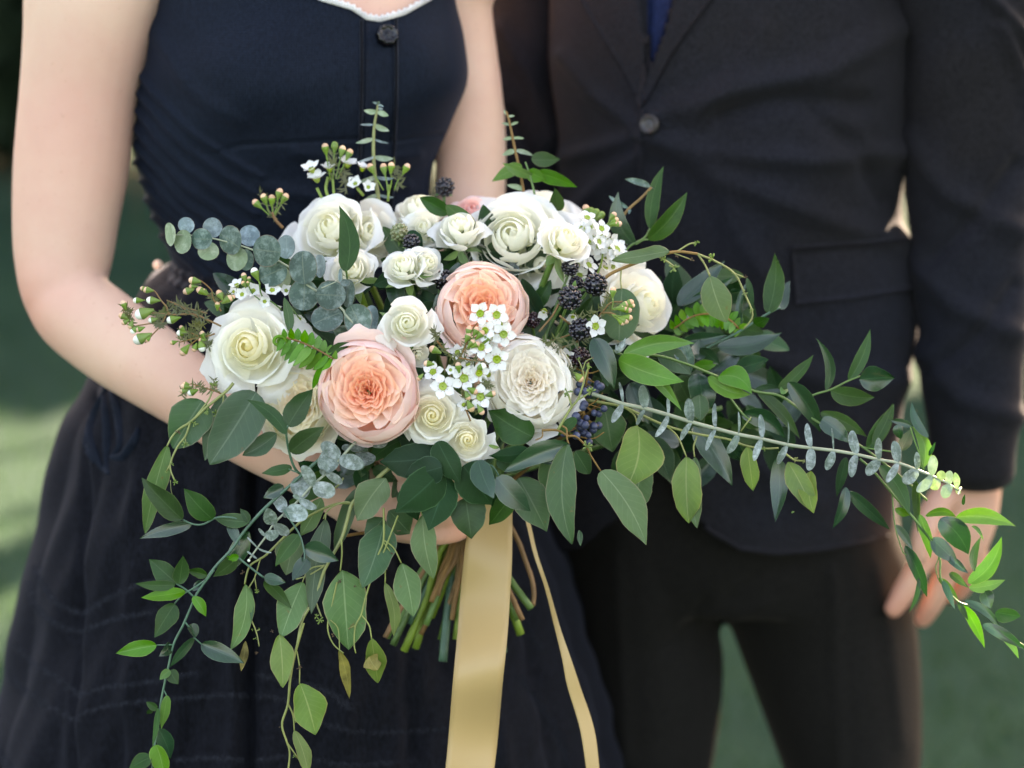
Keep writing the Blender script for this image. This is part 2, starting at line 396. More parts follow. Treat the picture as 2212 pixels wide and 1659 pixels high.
mk('grass', V, np.arange(nb * 3).reshape(-1, 3), M['grass'], kind='stuff', smooth=False)

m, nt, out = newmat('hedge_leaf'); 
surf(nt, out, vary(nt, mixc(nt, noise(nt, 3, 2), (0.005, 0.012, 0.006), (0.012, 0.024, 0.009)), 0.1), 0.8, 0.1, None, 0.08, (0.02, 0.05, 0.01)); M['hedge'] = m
M['bark'] = plain('bark', (0.10, 0.075, 0.05), 0.9, 0.2, 20, 0.5, 0.8, 0.02)
GAPDIR = np.array(sundir)
def in_gap(P):
    """openings cut in the foliage along sundir, placing sun patches on the lawn"""
    keep = np.ones(len(P), bool)
    for gx0, gy0, rx in ((-1.25, 2.75, 0.60), (-1.35, 1.8, 0.42), (1.37, 6.5, 0.26), (1.03, 4.35, 0.24)):
        g = np.array([gx0, gy0, 0.0]); q = P - g; t = q @ GAPDIR
        dist = np.linalg.norm(q - t[:, None] * GAPDIR, axis=1)
        keep &= ~((dist < rx) & (t > 1))
    return keep
def leaf_cloud(cents, radii, n, size, rg):
    k = rg.integers(0, len(cents), n); u = rg.normal(size=(n, 3)); u /= np.linalg.norm(u, axis=1)[:, None]
    r = rg.uniform(0.45, 1, n) ** 0.5
    P = np.array(cents)[k] + u * r[:, None] * np.array(radii)[k]
    P = P[in_gap(P)]; P = P[P[:, 2] > 0.05]; n = len(P)
    a = rg.normal(size=(n, 3)); a /= np.linalg.norm(a, axis=1)[:, None]
    b = np.cross(a, rg.normal(size=(n, 3))); b /= np.linalg.norm(b, axis=1)[:, None]
    s = rg.uniform(0.6, 1.3, n)[:, None] * size
    V = np.stack([P - a * s, P + b * s * 0.5, P + a * s, P - b * s * 0.5], 1).reshape(-1, 3)
    return V, np.arange(n * 4).reshape(-1, 4)
treelabels = ['tall dark tree behind the lawn, left of the couple', 'dark tree behind the woman\'s shoulder at the end of the lawn', 'dark leafy tree behind the gap between the couple',
              'broad dark tree at the end of the lawn behind the man', 'dark tree behind the man\'s sleeve at the end of the lawn', 'dark tree at the far right end of the lawn']
for i, tx in enumerate((-1.7, 0.2, 2.1, 4.0, 5.9, 7.8)):
    rg = np.random.default_rng(40 + i); ty = 9.4 + rg.uniform(-0.2, 0.3)
    t = empty('tree', (tx, ty, 0)); tag(t, treelabels[i], 'tree', 'trees at the end of the lawn')
    mb = MB(); mb.tube([(tx, ty, -0.05), (tx + 0.05, ty, 1.5), (tx - 0.08, ty + 0.1, 3.2), (tx, ty, 4.7)], [0.17, 0.13, 0.10, 0.04], 9)
    mb.build('trunk', M['bark'], t)
    cs, rs = [], []
    mb = MB()
    for k in range(22):
        z = rg.uniform(1.6, 4.6); a = rg.uniform(0, 6.28); rr = rg.uniform(0.2, 1.0)
        e = (tx + rr * math.cos(a), ty + 0.8 * rr * math.sin(a), z)
        mb.tube([(tx, ty, z - 0.7), ((tx + e[0]) / 2, (ty + e[1]) / 2, z - 0.25), e], [0.05, 0.035, 0.012], 6)
        cs.append(e); rs.append((0.85, 0.7, 0.85))
    mb.build('limb', M['bark'], t, kind='stuff')
    V, F = leaf_cloud(cs, rs, 13000, 0.15, rg)
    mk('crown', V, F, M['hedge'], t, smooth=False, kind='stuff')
for i, (hx, hw) in enumerate(((-3.4, 2.6), (1.8, 2.6), (6.8, 2.4))):
    rg = np.random.default_rng(80 + i)
    h = empty('hedge', (hx, 7.7, 0)); tag(h, ['dark hedge at the end of the lawn, beyond the woman\'s bare arm', 'middle run of dark hedge hidden behind the couple', 'dark hedge at the end of the lawn, beyond the man\'s sleeve'][i], 'hedge', 'hedges closing the lawn')
    mb = MB()
    for k in range(7):
        xx = hx - hw + 2 * hw * (k + .5) / 7
        mb.tube([(xx, 7.7, 0), (xx + .1, 7.75, 0.9), (xx - .1, 7.7, 1.9)], [0.035, 0.025, 0.01], 6)
    mb.build('stem', M['bark'], h, kind='stuff')
    cs = [(hx + rg.uniform(-hw, hw), 7.7 + rg.uniform(-.15, .15), rg.uniform(0.25, 2.1)) for k in range(60)]
    V, F = leaf_cloud(cs, [(0.5, 0.35, 0.4)] * 60, 17000, 0.11, rg)
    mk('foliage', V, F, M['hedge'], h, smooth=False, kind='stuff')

# ================================================================ people
def limb(keys, n=16, ref=(0, 1, 0), sub=5):
    A = []
    for x, y, Y, hw, hd in keys:
        P = PY(x, y, Y); s = mpx(dep(P)); A.append((*P, hw * s, hd * s))
    A = cr(A, (len(A) - 1) * sub + 1)
    C, w, d = A[:, :3], A[:, 3], A[:, 4]
    # round both ends
    T0 = unit(C[0] - C[1]); T1 = unit(C[-1] - C[-2])
    pre = [C[0] + T0 * w[0] * k for k in (0.75, 0.45)]; post = [C[-1] + T1 * w[-1] * k for k in (0.45, 0.75)]
    C = np.vstack([pre, C, post]); w = np.concatenate([[w[0] * .5, w[0] * .85], w, [w[-1] * .85, w[-1] * .5]]); d = np.concatenate([[d[0] * .5, d[0] * .85], d, [d[-1] * .85, d[-1] * .5]])
    return sweep(C, w, d, n, ref)
def loft(rows, nth=64, nz=60, power=0.9, disp=None, cap=False, floor=None, rot=0.0):
    A = []
    for y, xl, xr, Yc, dh in rows:
        P = PY((xl + xr) / 2, y, Yc); A.append((*P, (xr - xl) / 2 * mpx(dep(P)), dh))
    A = np.array(A)
    z = A[:, 2]; B = cr(np.hstack([A[:, :3], A[:, 3:]]), nz)
    th = np.linspace(0, 2 * math.pi, nth, endpoint=False); c, s = np.cos(th), np.sin(th)
    c = np.sign(c) * np.abs(c) ** power; s = np.sign(s) * np.abs(s) ** power
    V = np.zeros((nz, nth, 3))
    V[:, :, 0] = B[:, 0:1] + B[:, 3:4] * c; V[:, :, 1] = B[:, 1:2] - B[:, 4:5] * s; V[:, :, 2] = B[:, 2:3]
    V = V.reshape(-1, 3)
    if disp is not None:
        nrm = np.zeros((nz, nth, 3)); nrm[:, :, 0] = c; nrm[:, :, 1] = -s * (B[:, 3:4] / B[:, 4:5]) ** 0.5
        nrm = nrm.reshape(-1, 3); nrm /= np.linalg.norm(nrm, axis=1)[:, None]
        px, py = proj(V); V = V + nrm * disp(px, py, np.tile(th, nz), np.repeat(np.linspace(0, 1, nz), nth))[:, None]
    uv = np.stack([np.tile(th / 6.283, nz), np.repeat(np.linspace(0, 1, nz), nth)], 1)
    F = gridf(nz, nth, 0, True)
    if cap:
        V = np.vstack([V, V[:nth].mean(0), V[-nth:].mean(0)]); uv = np.vstack([uv, [[0, 0], [0, 1]]]); a = nz * nth
        F = F + [(a, (j + 1) % nth, j) for j in range(nth)] + [(a + 1, (nz - 1) * nth + j, (nz - 1) * nth + (j + 1) % nth) for j in range(nth)]
    return V, F, uv
def lines_disp(px, py, lines):
    d = np.zeros_like(px)
    for pts, amp, wid in lines:
        best = np.full_like(px, 1e9)
        for (x0, y0), (x1, y1) in zip(pts[:-1], pts[1:]):
            L2 = (x1 - x0) ** 2 + (y1 - y0) ** 2 + 1e-9
            t = np.clip(((px - x0) * (x1 - x0) + (py - y0) * (y1 - y0)) / L2, 0, 1)
            best = np.minimum(best, np.hypot(px - x0 - t * (x1 - x0), py - y0 - t * (y1 - y0)))
        d += amp * np.exp(-(best / wid) ** 2)
    return d
def remesh(name, pieces, vox, mat, parent, smooth=8):
    mb = MB()
    for V, F, uv in pieces: mb.add(V, F, uv)
    o = mb.build(name, mat, parent)
    r = o.modifiers.new('r', 'REMESH'); r.mode = 'VOXEL'; r.voxel_size = vox; r.use_smooth_shade = True
    s = o.modifiers.new('s', 'SMOOTH'); s.iterations = smooth; s.factor = 0.5
    dg = bpy.context.evaluated_depsgraph_get(); ev = o.evaluated_get(dg)
    me = bpy.data.meshes.new_from_object(ev); o.modifiers.clear(); old = o.data; o.data = me; bpy.data.meshes.remove(old)
    me.name = name
    return o
def bvh_of(o):
    off = np.array(root_loc(o)); me = o.data
    V = np.empty(len(me.vertices) * 3); me.vertices.foreach_get('co', V); V = V.reshape(-1, 3) + off
    return BVHTree.FromPolygons([tuple(v) for v in V], [tuple(p.vertices) for p in me.polygons])
def cast(bv, x, y, off=0.0):
    r = unit(ray(x, y)); loc, n, i, d = bv.ray_cast(Vector(CAM), Vector(r))
    if loc is None: return None
    n = np.array(n)
    if n @ r > 0: n = -n
    return np.array(loc) + n * off, n
def seam(bv, pts, rad, off=0.0, n=6, sub=14, mbx=None, sq=1.0):
    P = cr(np.array(pts, float), max(4, sub * (len(pts) - 1)))
    Q = [cast(bv, x, y, off) for x, y in P]; Q = [q[0] for q in Q if q is not None]
    mbx = mbx or MB()
    if len(Q) > 2: mbx.tube(Q, rad, n, samples=len(Q), sq=sq)
    return mbx
def patch(bv, A, B, off, thick, n=20, m=8):
    A = cr(np.array(A, float), n); B = cr(np.array(B, float), n)
    top = []; 
    for a, b in zip(A, B):
        for t in np.linspace(0, 1, m):
            p = a * (1 - t) + b * t; q = cast(bv, *p, off)
            top.append(q[0] if q is not None else (top[-1] if top else PY(*p, 0.27)))
    top = np.array(top); r = np.array([unit(t - CAM) for t in top])
    bot = top + r * thick
    F = gridf(n, m); k = n * m
    F2 = [tuple(k + i for i in f[::-1]) for f in F]
    edge = [i for i in range(m)] + [i * m + m - 1 for i in range(1, n)] + [(n - 1) * m + j for j in range(m - 2, -1, -1)] + [i * m for i in range(n - 2, 0, -1)]
    E = [(edge[i], edge[(i + 1) % len(edge)], k + edge[(i + 1) % len(edge)], k + edge[i]) for i in range(len(edge))]
    return np.vstack([top, bot]), F + F2 + E

# ---------------------------------------------------------------- the woman
woman = empty('person', (-0.17, 0.27, 0)); tag(woman, 'woman in a sleeveless dark navy dress holding the bouquet against her waist', 'person')
trows = [(-250, 420, 900, .275, .06), (-150, 310, 1000, .27, .09), (0, 330, 990, .265, .112), (100, 314, 1002, .26, .122), (180, 300, 1000, .26, .127), (260, 288, 975, .26, .122),
         (350, 300, 938, .26, .112), (440, 328, 925, .26, .103), (520, 362, 905, .26, .098), (600, 395, 890, .26, .096)]
inner = [(y, xl + 16, xr - 16, Yc, dh - .007) for y, xl, xr, Yc, dh in trows] + [(720, 350, 930, .28, .10), (850, 320, 960, .29, .10), (1000, 360, 920, .29, .09)]
pieces = [loft(inner, 40, 50, cap=True)]
ua = [(330, -190, .25, 110, 95), (225, -110, .235, 165, 120), (200, -20, .22, 150, 118), (186, 80, .215, 137, 115), (170, 200, .21, 128, 110), (155, 350, .20, 126, 108), (143, 460, .19, 117, 104), (137, 550, .18, 108, 98), (133, 620, .168, 94, 88)]
fa = [(125, 622, .17, 84, 76), (165, 672, .155, 96, 85), (250, 738, .13, 98, 84), (340, 800, .10, 91, 78), (430, 862, .075, 82, 70), (530, 933, .045, 73, 60), (640, 1003, .022, 61, 47), (715, 1050, .010, 54, 40)]
palm = [(690, 1035, .012, 52, 38), (760, 1078, .004, 62, 36), (830, 1100, -.004, 72, 32), (860, 1104, -.008, 70, 26)]
pieces += [limb(ua, 24), limb(fa, 24), limb(palm, 18)]
for y0, r, xe in ((1150, 25, 1010), (1108, 27, 1022), (1060, 27, 1025), (1014, 26, 1015)):
    pieces.append(limb([(815, y0 - 8, -.004, r, r), (862, y0 - 2, -.022, r * 1.02, r), (925, y0 + 8, -.030, r * .94, r * .95), (980, y0 + 4, -.020, r * .86, r * .88), (xe, y0 - 8, .004, r * .72, r * .75)], 14))
pieces.append(limb([(770, 1030, .012, 30, 28), (830, 992, .03, 27, 26), (895, 975, .052, 24, 24), (950, 968, .06, 20, 20)], 14))
la = [(930, -170, .27, 110, 90), (1000, -90, .27, 100, 85), (985, 0, .27, 80, 78), (995, 100, .27, 78, 76), (1008, 200, .265, 78, 76), (1017, 310, .26, 77, 75), (1016, 430, .25, 76, 72), (1010, 560, .22, 72, 68), (1002, 660, .19, 66, 62)]
lf = [(1002, 655, .19, 64, 60), (992, 790, .125, 58, 54), (965, 930, .08, 44, 38), (945, 985, .065, 48, 30), (930, 1030, .06, 46, 22)]
pieces += [limb(la, 20), limb(lf, 18)]
for k in range(4):
    pieces.append(limb([(950, 990 + k * 26, .062, 22, 20), (900, 1000 + k * 26, .072, 20, 19), (868, 1004 + k * 26, .055, 17, 17)], 10))
def W(x, y, z): return np.array([x, y, z])
def wl_(pts, n=14): A = cr(np.array(pts, float), (len(pts) - 1) * 4 + 1); return sweep(A[:, :3], A[:, 3], A[:, 4], n)
hx, hy = -0.17, 0.29
pieces += [wl_([(hx, hy, 1.30, .055, .055), (hx, hy, 1.38, .05, .05), (hx, hy - .01, 1.47, .05, .052)]),
           wl_([(hx, hy - .015, 1.43, .030, .03), (hx, hy - .02, 1.46, .058, .07), (hx, hy - .01, 1.52, .070, .088), (hx, hy, 1.58, .074, .094), (hx, hy, 1.63, .060, .075), (hx, hy, 1.655, .02, .03)]),
           wl_([(hx, hy - .10, 1.555, .008, .008), (hx, hy - .118, 1.525, .012, .012), (hx, hy - .105, 1.518, .014, .008)]),
           wl_([(hx - .03, hy - .098, 1.482, .004, .006), (hx, hy - .102, 1.480, .008, .008), (hx + .03, hy - .098, 1.482, .004, .006)])]
for s in (-1, 1):
    pieces += [wl_([(hx + s * .078, hy, 1.57, .008, .016), (hx + s * .08, hy, 1.54, .01, .018), (hx + s * .078, hy, 1.52, .006, .01)]),
               wl_([(hx + s * .08, .29, .80, .085, .09), (hx + s * .085, .29, .48, .055, .06), (hx + s * .085, .31, .10, .036, .04), (hx + s * .085, .29, .05, .035, .05), (hx + s * .085, .20, .035, .04, .03)])]
wbody = remesh('body', pieces, 0.0034, M['skin'], woman, 9)
def flush(o, spots):
    me = o.data; V = np.empty(len(me.vertices) * 3); me.vertices.foreach_get('co', V); V = V.reshape(-1, 3) + np.array(root_loc(o))
    f = np.zeros(len(V))
    for P, r, w in spots: f = np.maximum(f, w * np.exp(-(np.linalg.norm(V - P, axis=1) / r) ** 2))
    at = me.attributes.new('Flush', 'FLOAT', 'POINT'); at.data.foreach_set('value', f)
flush(wbody, [(PY(60, 670, .165), .045, .95), (PY(250, 560, .12), .02, .7), (PY(900, 1110, -.01), .06, .6), (PY(1000, 1120, -.01), .05, .8), (PY(130, 330, .16), .07, .35), (PY(420, 850, .04), .06, .3)])
mb = MB(); mb.ball((hx, hy + .02, 1.60), (.086, .10, .085), 20, 14); mb.ball((hx, hy + .085, 1.50), (.07, .05, .12), 16, 12); mb.build('hair', M['hair'], woman)

# bodice
pleat = []
for k in range(10):
    y0 = 150 + k * 40; xl = np.interp(y0, [100, 180, 260, 350, 440, 520], [312, 302, 292, 303, 330, 362])
    pleat.append(([(xl - 5, y0), (xl + 40 + k * 2, y0 + 60), (xl + 110, y0 + 130), (xl + 190, y0 + 190), (xl + 260, y0 + 232)], 0.0046, 6.5))
blines = pleat + [([(470, 330), (520, 312), (620, 308), (775, 300), (860, 304), (950, 290)], -0.002, 5), ([(606, 60), (604, 300), (598, 420)], -0.0012, 4),
                  ([(330, 60), (420, 190), (520, 260)], 0.003, 18), ([(640, 330), (760, 350), (900, 335)], 0.003, 14), ([(560, 400), (700, 430), (880, 400)], 0.003, 14), ([(700, 480), (820, 470)], 0.0025, 12)]
def bdisp(px, py, th, t):
    bust = 0.014 * np.exp(-((px - 560) / 150) ** 2 - ((py - 165) / 110) ** 2) + 0.012 * np.exp(-((px - 930) / 75) ** 2 - ((py - 150) / 100) ** 2)
    front = (np.sin(th) > 0)
    return (lines_disp(px, py, blines) + bust + 0.0012 * np.sin(px * .02 + py * .031) * np.sin(py * .018)) * front
V, F, uv = loft(trows, 360, 220, disp=bdisp)
ncx = [0, 420, 520, 600, 640, 700, 760, 790, 820, 870, 920, 960, 1100]; ncy = [-160, -110, -80, -45, -25, -2, 15, 36, 41, 27, -2, -30, -120]
def neck(x): return np.interp(x, ncx, ncy)
px, py = proj(V); cut = py < neck(px)
# pull the first row below the neckline exactly onto it
F = [f for f in F if not all(cut[i] for i in f)]
lift = cut & (py > neck(px) - 14); 
used = np.zeros(len(V), bool)
for f in F: used[list(f)] = True
mv = cut & used
V[mv, 2] -= (neck(px[mv]) - py[mv]) * mpx(2.05)
bodice = mk('bodice', V, F, M['dress'], woman, uv=uv)
bb = bvh_of(bodice)
# placket between two corded seams
for pts in ([(781, 42), (781, 180), (778, 300), (772, 420), (768, 560)], [(855, 36), (856, 180), (852, 300), (846, 420), (842, 560)]):
    seam(bb, pts, 0.0016, 0.0004).build('corded_seam', M['trim'], woman)
V, F = patch(bb, [(790, 44), (789, 180), (786, 300), (778, 560)], [(846, 40), (847, 180), (843, 300), (834, 560)], 0.0015, 0.003, 60, 8)
mk('placket', V, F, M['dress'], woman)
lace = MB(); xs = np.linspace(600, 958, 60); P = []
for i, x in enumerate(xs):
    q = cast(bb, x, neck(x) + 5, 0.0015)
    if q is None: continue
    P.append(q[0])
if len(P) > 3:
    lace.tube(P, 0.0011, 6, samples=len(P))
    for i, p in enumerate(P):
        lace.ball(p + np.array([0, -.0005, 0.002]), (0.0018, 0.0011, 0.0024 * (0.7 + .6 * (i % 2))), 8, 5)
lace.build('lace_edging', M['lace'], woman)
def button(x, y, bv, r, mat, name, parent, holes=0, knurl=0):
    q, n = cast(bv, x, y, 0.002)
    X = unit(np.cross(n, [0, 0, 1])); Z = np.cross(X, n)
    mb = MB(); ang = np.linspace(0, 2 * math.pi, 28, endpoint=False)
    prof = [(0, .0052), (.35, .0050), (.62, .0046), (.72, .0058), (.9, .0060), (1.0, .0040), (1.0, 0), (0, -0.002)]
    V = []
    for k, (pr, h) in enumerate(prof):
        for a in ang:
            rr = pr * r * (1 + (0.05 * math.sin(9 * a) if knurl and 0.3 < pr else 0)); hh = h * r / .007 + (0.0011 * math.sin(7 * a + 9 * pr) if knurl and pr < .95 else 0)
            V.append(q + X * rr * math.cos(a) + Z * rr * math.sin(a) + n * hh)
    mb.add(V, gridf(len(prof), 28, 0, True))
    o = mb.build(name, mat, parent)
    if holes:
        hb = MB()
        for a in (0.8, 2.4, 3.9, 5.5): hb.ball(q + X * r * .22 * math.cos(a) + Z * r * .22 * math.sin(a) + n * .0052 * r / .007, (.0008, .0008, .0008), 6, 4)
        hb.build('button_hole', M['trim'], o)
    return o
button(833, 82, bb, 0.0092, M['button'], 'button', woman, knurl=1)
button(818, 262, bb, 0.0085, M['button'], 'button', woman, knurl=1) if False else None

# skirt
srows = [(568, 372, 900, .265, .100), (585, 345, 905, .268, .115), (610, 312, 918, .272, .135), (700, 258, 962, .28, .165), (800, 200, 1012, .285, .185), (900, 150, 1068, .29, .205), (1000, 115, 1120, .292, .222), (1100, 90, 1168, .295, .238),
         (1200, 70, 1208, .30, .252), (1300, 48, 1245, .30, .263), (1450, 16, 1292, .305, .28), (1600, -22, 1330, .31, .295), (1750, -60, 1368, .32, .31), (2100, -120, 1440, .34, .34), (2700, -220, 1560, .37, .38), (3280, -290, 1650, .40, .42)]
sl = [([(545, 1000), (537, 1300), (540, 1700)], -0.020, 12), ([(520, 1000), (510, 1300), (505, 1700)], 0.010, 16), ([(200, 860), (186, 1000), (168, 1330), (160, 1700)], -0.006, 7), ([(300, 950), (290, 1250), (280, 1700)], 0.008, 22),
      ([(395, 1000), (400, 1300), (410, 1700)], -0.006, 16), ([(700, 1150), (720, 1400), (760, 1700)], 0.008, 28), ([(860, 1150), (880, 1400), (900, 1700)], -0.008, 18), ([(1110, 1150), (1150, 1400), (1200, 1700)], -0.008, 16), ([(1010, 1150), (1040, 1400), (1090, 1700)], 0.007, 22)]
def sdisp(px, py, th, t):
    A = 0.002 + 0.020 * np.clip(t - .03, 0, 1)
    return A * (np.abs(np.sin(th * 9 + 0.8 * np.sin(3 * th) + .5 * np.sin(5 * t))) - .5) + lines_disp(px, py, sl) * (np.sin(th) > -0.1) + .0025 * np.sin(px * .012 + py * .02) + .0018 * np.sin(px * .045 + 2 * np.sin(py * .011)) * np.sin(py * .019 + px * .006) + .0012 * np.sin(px * .09 + py * .035)
V, F, uv = loft(srows, 420, 260, power=0.95, disp=sdisp)
V[:, 2] = np.maximum(V[:, 2], 0.01)
skirt = mk('skirt', V, F, M['skirt'], woman, uv=uv); sb = bvh_of(skirt)
V, F, uv = loft([(556, 378, 897, .262, .1015), (575, 368, 902, .264, .108), (598, 356, 908, .268, .118)], 200, 12, disp=lambda px, py, th, t: 0.0018 * np.sin(t * 12) + .001 * np.sin(th * 40))
mk('waistband', V, F, M['trim'], woman, uv=uv)
q = PY(341, 572, .26); mb = MB(); mb.ball(q, (.0042, .0042, .0042), 12, 8); mb.build('sunlit_spot', M['lace'], woman)  # pale bead added in place of a sunlit spot on the cloth
# frayed thread rows sewn in chevrons
rowsF = [[(75, 1220), (92, 1260), (125, 1300), (172, 1322), (186, 1322), (230, 1292), (300, 1262), (345, 1250)], [(60, 1255), (82, 1310), (130, 1350), (176, 1362), (200, 1352), (260, 1332), (330, 1320)],
         [(38, 1395), (70, 1430), (120, 1462), (165, 1492), (172, 1500), (230, 1482), (300, 1475), (420, 1452)], [(12, 1440), (40, 1480), (90, 1512), (160, 1552), (175, 1540), (240, 1522), (330, 1510), (470, 1500), (530, 1498)],
         [(-20, 1590), (10, 1640), (40, 1670)], [(380, 1640), (450, 1635), (520, 1638)], [(560, 1500), (620, 1512), (700, 1560), (800, 1580), (960, 1572)], [(555, 1455), (640, 1470), (720, 1500), (760, 1530)],
         [(1120, 1460), (1170, 1530), (1210, 1600), (1225, 1650)], [(560, 1640), (640, 1630), (760, 1650), (900, 1640)], [(1085, 1330), (1130, 1345), (1165, 1400)]]
rg = np.random.default_rng(5)
for pts in rowsF:
    mb = MB()
    Pp = cr(np.array(pts, float), 16 * len(pts))
    for x, y in Pp:
        for k in range(7):
            q = cast(sb, x + rg.normal(0, 6), y + rg.normal(0, 2.6), 0.0006)
            if q is None: continue
            e = q[0] + np.array([rg.normal(0, .0022), -rg.uniform(0, .002), -rg.uniform(.001, .005)])
            s = np.array([.00035, 0, 0.0002]); mb.add([q[0] - s, q[0] + s, e], [(0, 1, 2)])
    mb.build('frayed_thread_row', M['fringe'], woman, kind='stuff')
# gathered cloth tails hanging at the hip
for pts, r in (([(232, 838), (205, 900), (198, 950), (215, 1000), (232, 1022)], .006), ([(225, 850), (232, 930), (232, 1000), (236, 1025)], .0055), ([(240, 990), (270, 985), (292, 950), (300, 925)], .006), ([(196, 905), (190, 960), (205, 1000)], .005), ([(240, 845), (258, 900), (262, 960), (240, 990)], .006)):
    seam(sb, pts, [r * .35, r * .7, r * .8, r * .6, r * .3][:5], 0.001, 9, sq=.28).build('gathered_trim', M['dress'], woman)

# ---------------------------------------------------------------- the man
man = empty('person', (0.20, 0.40, 0)); tag(man, 'man in a dark suit standing beside the woman, arm hanging down', 'person')
jrows = [(-345, 1470, 1690, .43, .06), (-310, 1330, 1850, .43, .085), (-250, 1160, 2010, .425, .10), (-170, 1180, 1975, .42, .115), (0, 1186, 1950, .41, .13), (150, 1190, 1950, .40, .135), (300, 1205, 1948, .40, .135), (450, 1200, 1934, .40, .13), (540, 1195, 1950, .40, .13), (600, 1190, 1964, .40, .13), (690, 1182, 1972, .40, .13),
         (780, 1172, 1955, .40, .132), (870, 1162, 1938, .40, .134), (1000, 1150, 1926, .40, .136), (1230, 1140, 1915, .40, .142)]
jin = [(y, xl + 60, xr - 60, Yc, dh - .03) for y, xl, xr, Yc, dh in jrows[:-1]]
mp = [loft(jin, 32, 40, cap=True)]
hand = [(2100, 960, .335, 58, 50), (2099, 1040, .33, 64, 50), (2090, 1110, .325, 68, 44), (2068, 1170, .32, 68, 38), (2052, 1200, .318, 60, 32)]
mp.append(limb(hand, 18))
for keys in ([(2020, 1165, .315, 29, 28), (1990, 1215, .305, 27, 26), (1955, 1275, .30, 27, 25), (1928, 1318, .298, 22, 21)],
             [(2052, 1190, .32, 29, 28), (2040, 1245, .318, 27, 26), (2015, 1300, .322, 26, 25), (1992, 1340, .33, 21, 20)],
             [(2085, 1190, .33, 28, 27), (2090, 1235, .34, 26, 25), (2072, 1275, .352, 24, 23), (2050, 1290, .365, 19, 19)],
             [(2108, 1175, .34, 25, 24), (2112, 1215, .352, 23, 22), (2098, 1246, .365, 21, 20), (2080, 1255, .375, 17, 17)],
             [(2040, 1070, .31, 34, 30), (2008, 1120, .295, 31, 28), (1992, 1165, .285, 27, 25), (1985, 1205, .282, 22, 20)]):
    mp.append(limb(keys, 12))
mp.append(limb([(2098, 100, .36, 90, 80), (2098, 500, .35, 75, 70), (2102, 800, .34, 64, 60), (2100, 980, .335, 56, 50)], 16))
mp.append(limb([(1130, 0, .43, 60, 60), (1135, 400, .42, 55, 55), (1150, 760, .42, 50, 50), (1160, 1000, .42, 45, 40), (1160, 1100, .41, 40, 25)], 14))
for k in range(5): mp.append(limb([(1130 + k * 17, 1100, .405, 13, 12), (1130 + k * 18, 1180, .40, 12, 11), (1132 + k * 17, 1230, .40, 10, 10)], 8))
mx_, my_ = 0.20, 0.42
mp += [wl_([(mx_, my_, 1.320, .065, .065), (mx_, my_, 1.420, .06, .062), (mx_, my_, 1.500, .06, .06)]),
       wl_([(mx_, my_ - .015, 1.460, .035, .035), (mx_, my_ - .02, 1.500, .066, .078), (mx_, my_ - .01, 1.570, .078, .096), (mx_, my_, 1.640, .080, .102), (mx_, my_, 1.690, .066, .082), (mx_, my_, 1.720, .02, .03)]),
       wl_([(mx_, my_ - .105, 1.610, .009, .009), (mx_, my_ - .128, 1.575, .014, .014), (mx_, my_ - .11, 1.568, .015, .009)]),
       wl_([(mx_ - .03, my_ - .104, 1.530, .004, .006), (mx_, my_ - .108, 1.528, .008, .008), (mx_ + .03, my_ - .104, 1.530, .004, .006)])]
for s in (-1, 1):
    mp += [wl_([(mx_ + s * .085, my_, 1.630, .009, .018), (mx_ + s * .087, my_, 1.600, .011, .02), (mx_ + s * .085, my_, 1.570, .007, .012)])]
flush(remesh('body', mp, 0.0036, M['skin_man'], man, 8), [(PY(1925, 1318, .298), .03, .8), (PY(1988, 1340, .33), .03, .8), (PY(2050, 1200, .30), .03, .7), (PY(2090, 1250, .34), .03, .7)])
mb = MB(); mb.ball((mx_, my_ + .015, 1.665), (.09, .108, .075), 20, 14); mb.build('hair', M['hair'], man)
# trousers
tp = [loft([(820, 1205, 1900, .40, .115), (1000, 1195, 1925, .40, .12), (1150, 1200, 1945, .40, .125), (1262, 1222, 1964, .40, .115)], 40, 24, cap=True)]
def wleg(keys):
    A = [];
    for x, y, Y, hw, hd in keys: P = PY(x, y, Y); A.append((*P, hw * mpx(dep(P)), hd))
    A.append((A[-1][0], A[-1][1], .45, A[-1][3] * .82, A[-1][4] * .85)); A.append((A[-1][0], A[-1][1], .08, A[-1][3] * .8, .085))
    A = cr(np.array(A), 30); return sweep(A[:, :3], A[:, 3], A[:, 4], 26)
tp.append(wleg([(1400, 1080, .40, 165, .115), (1386, 1250, .40, 160, .115), (1382, 1318, .40, 157, .108), (1392, 1440, .40, 172, .108), (1372, 1660, .40, 162, .1)]))
tp.append(wleg([(1730, 1080, .40, 190, .115), (1755, 1230, .40, 206, .115), (1776, 1318, .40, 199, .108), (1806, 1450, .40, 182, .108), (1843, 1660, .40, 145, .1)]))
tr = remesh('trousers', tp, 0.006, M['trouser'], man, 8)
me = tr.data; V = np.empty(len(me.vertices) * 3); me.vertices.foreach_get('co', V); V = V.reshape(-1, 3); off = np.array(root_loc(tr)); Wd = V + off
px, py = proj(Wd)
d = lines_disp(px, py, [([(1800, 1240), (1810, 1660)], .004, 12), ([(1580, 1290), (1640, 1240), (1720, 1220)], -.004, 14), ([(1590, 1330), (1660, 1300)], .004, 12), ([(1900, 1230), (1930, 1400), (1950, 1600)], .004, 20), ([(1330, 1200), (1350, 1640)], .004, 16), ([(1520, 1300), (1480, 1360), (1440, 1400)], -.004, 14)])
V[:, 1] -= d * (Wd[:, 1] < .42); me.vertices.foreach_set('co', V.ravel()); me.update()
for sx in (0.115, 0.335):
    mb = MB(); A = cr(np.array([(sx, .45, .05, .035, .04), (sx, .40, .055, .042, .05), (sx, .30, .04, .048, .035), (sx, .20, .03, .045, .028), (sx, .17, .025, .02, .015)]), 18)
    V, F, uv = sweep(A[:, :3], A[:, 3], A[:, 4], 16, (0, 0, 1)); mb.add(V, F, uv); mb.build('shoe', M['shoe'], man)
